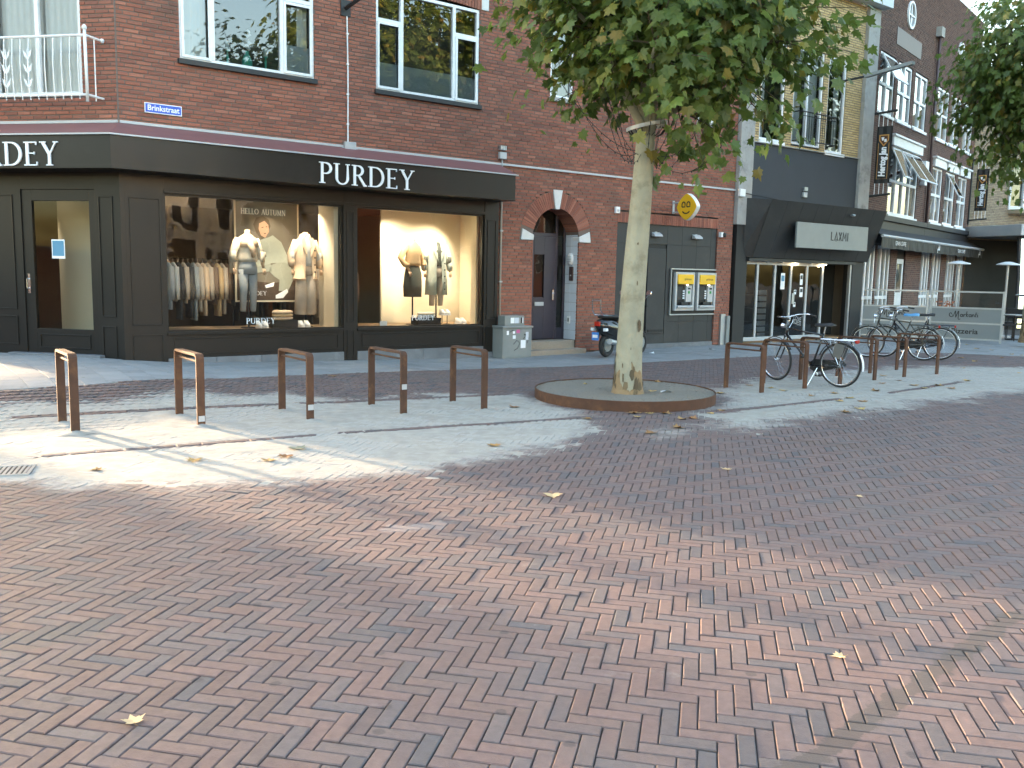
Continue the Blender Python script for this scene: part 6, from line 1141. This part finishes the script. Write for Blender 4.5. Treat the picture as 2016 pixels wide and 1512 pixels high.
# ------------------------------------------------------------------ fallen leaves and scraps
dm = []
for k in range(5):
    b = MB(); cu = rt.uniform(.3,.9); b.v = [(x, y, .10 + cu*.5*x*x + .3*rt.random()*abs(x) + .12*(y-.4)**2 - .08) for x, y, z in LV]; b.f = LF; dm.append(b.mesh('leaf_blade', X['dry_leaf']))
FL = [(-2.66,12.95),(1.02,12.31),(2.28,13.43),(2.09,12.75),(1.89,11.72),(1.5,10.5),(1.65,10.46),(1.88,10.5),(2.41,10.6),(2.6,10.83),(1.8,9.51),(1.97,10.11),(1.48,10.2),(.86,10.01),(.03,10.76),(-.15,8.28),(1.5,9.17),(2.1,10.2),(3.0,12.49),(4.0,12.92),(4.28,12.41),(4.46,11.93),(4.16,10.91),(4.48,11.25),(5.44,13.13),(3.65,13.46),(3.93,13.2),(4.68,12.74),(4.75,12.22),(4.79,11.88),(6.49,15.31),(5.97,14.14),(6.44,14.56),(6.39,13.88),(6.4,13.57),(8.71,16.97),(9.82,19.28),(9.74,18.47),(11.45,22.65),(12.14,23.48),(11.68,22.09),(11.8,21.67),(11.64,20.53),(11.77,20.3),(9.41,16.22),(10.89,19.5),(6.82,13.95),(7.64,14.76),(6.83,13.64),(-2.71,7.42),(-1.99,7.59),(-3.32,6.97)]
def fallen(x, y, lab, sc=None, m=None, rz=None):
    z = float(gz(x, y)) + (.118 if math.hypot(x-RING[0], y-RING[1]) < RING[2]-.03 else .004); t = thing('fallen_leaf', lab, 'leaf', (x, y, z), rz if rz is not None else rt.uniform(0,6.28), 'fallen plane leaves'); s = sc or rt.uniform(.09,.15); t.scale = (s, s, s*.8)
    me = dm[rt.randrange(5)]
    if m: me = me.copy(); me.materials[0] = m
    o = inst('leaf_blade', me, t, (0,0,0)); st = MB(); st.tube([(0,-.05,.08),(.03,-.3,.06),(.08,-.5,.1)], .014, 4); st.build('leaf_stalk', X['dry_leaf'], t)
X['pale_leaf'] = mat('pale_leaf', (.55,.40,.22), .7, var=.15, scale=40); X['greenleaf'] = mat('green_fallen_leaf', (.17,.19,.14), .7, var=.2, scale=30)
fallen(-1.34, 3.0, 'large pale yellow leaf on the pavers in the left foreground', .075, X['pale_leaf'], .6); fallen(.32, 6.45, 'curled orange leaf alone on the pavers in the middle', .13, X['pale_leaf']); fallen(1.86, 7.43, 'small yellow leaf alone on the dark pavers right of the middle', .09, X['pale_leaf']); fallen(2.66, 6.59, 'tiny pale leaf on the pavers at the right', .06, X['pale_leaf']); fallen(-1.94, 7.94, 'grey green leaf on the sand before the third cycle stand', .17, X['greenleaf']); fallen(-2.08, 7.42, 'crumpled brown leaf on the sandy pavers at the left', .12); fallen(1.47, 3.69, 'small yellow leaf on the pavers in the right foreground', .06, X['pale_leaf'])
def leaf_label(x, y):
    d = math.hypot(x-RING[0], y-RING[1])
    if d < 1.2: return 'dry brown leaf lying on the planter gravel'
    if d < 1.75: return 'dry brown leaf on the pavers at the foot of the planter rim'
    if x > 8.5: return 'dry brown leaf on the footway before the terrace screens' if y > 18 else 'dry brown leaf on the sand at the far right'
    if x > 5.9: return 'dry brown leaf on the sand under the right-hand cycle stands'
    if x > 2.7: return 'dry brown leaf on the sand around the black bicycle'
    return 'dry brown leaf on the sandy pavers before the left cycle stands' if x < -1 else 'dry brown leaf on the pavers left of the planter'
for x, y in FL: fallen(x, y, leaf_label(x, y))
for x, y, lab in ((4.6,20.3,'white paper scrap at the foot of the cash machine wall'), (3.0,19.0,'white paper scrap on the footway below the service door'), (2.05,11.6,'white paper scrap on the planter gravel')):
    t = thing('paper_scrap', lab, 'litter', (x, y, float(gz(x, y)) + (.122 if y < 12 else .006)), rt.uniform(0,6)); b = MB(); b.add([(-.07,-.04,0),(.07,-.05,.01),(.08,.04,.0),(0,.05,.035),(-.07,.04,.01)], [(0,1,2,3,4)]); b.build('sheet', X['letter'], t)
# ------------------------------------------------------------------ buildings out of the picture that shade the street or show in the glass, plus an added shadow-casting wall
def far_block(lab, x, y, rz, w, d, h, wall, rows, cols, name='street_building'):
    t = thing(name, lab, 'building', (x, y, 0), rz, 'buildings on the other sides of the square'); b = MB(); b.box(0,w,0,d,0,h); b.build('wall', wall, t); MB().box(-.15,w+.15,-.2,d,h,h+.35).build('cornice', X['white'], t)
    wm = MB(); ww = w/cols*.5
    for r_ in range(rows):
        for c_ in range(cols):
            x0 = w/cols*(c_+.25); z0 = .6 if r_ == 0 else 3.9 + (r_-1)*3.0; z1 = z0 + (2.3 if r_ == 0 else 1.9); f = MB(); f.box(x0-.08,x0+ww+.08,-.05,0,z0-.08,z1+.08); o = f.build('window', X['white'], t); MB().box(x0,x0+ww,-.06,-.05,z0,z1).build('pane', X['ink'], o)
X['cream_render'] = mat('cream_render', (.62,.52,.36), .9, var=.08); X['pale_render'] = mat('pale_render', (.55,.53,.48), .9, var=.08)
t = thing('shadow_wall', 'added brick wall out of view on the left, shading the left foreground', 'wall', (-15.5, 16.3, 0), math.atan2(-.993,.119)); MB().box(0,16,-.25,0,-.1,2.0).build('wall', X['brick'], t); MB().box(-.05,16.05,-.3,.05,2.0,2.08).build('coping', X['concrete'], t)  # unseen wall, added and sized only to cast shade over the left foreground
far_block('cream rendered building across the square behind the viewer', *fw(-1,42), A1+math.pi, 16, 8, 9.5, X['cream_render'], 3, 6); far_block('pale building across the square mirrored in the right windows', *fw(16,42), A1+math.pi, 16.5, 8, 8.5, X['pale_render'], 3, 7); far_block('red brick building across the square at the far right', *fw(33,38), A1+math.pi*.93, 15, 8, 9, X['brick'], 3, 6)
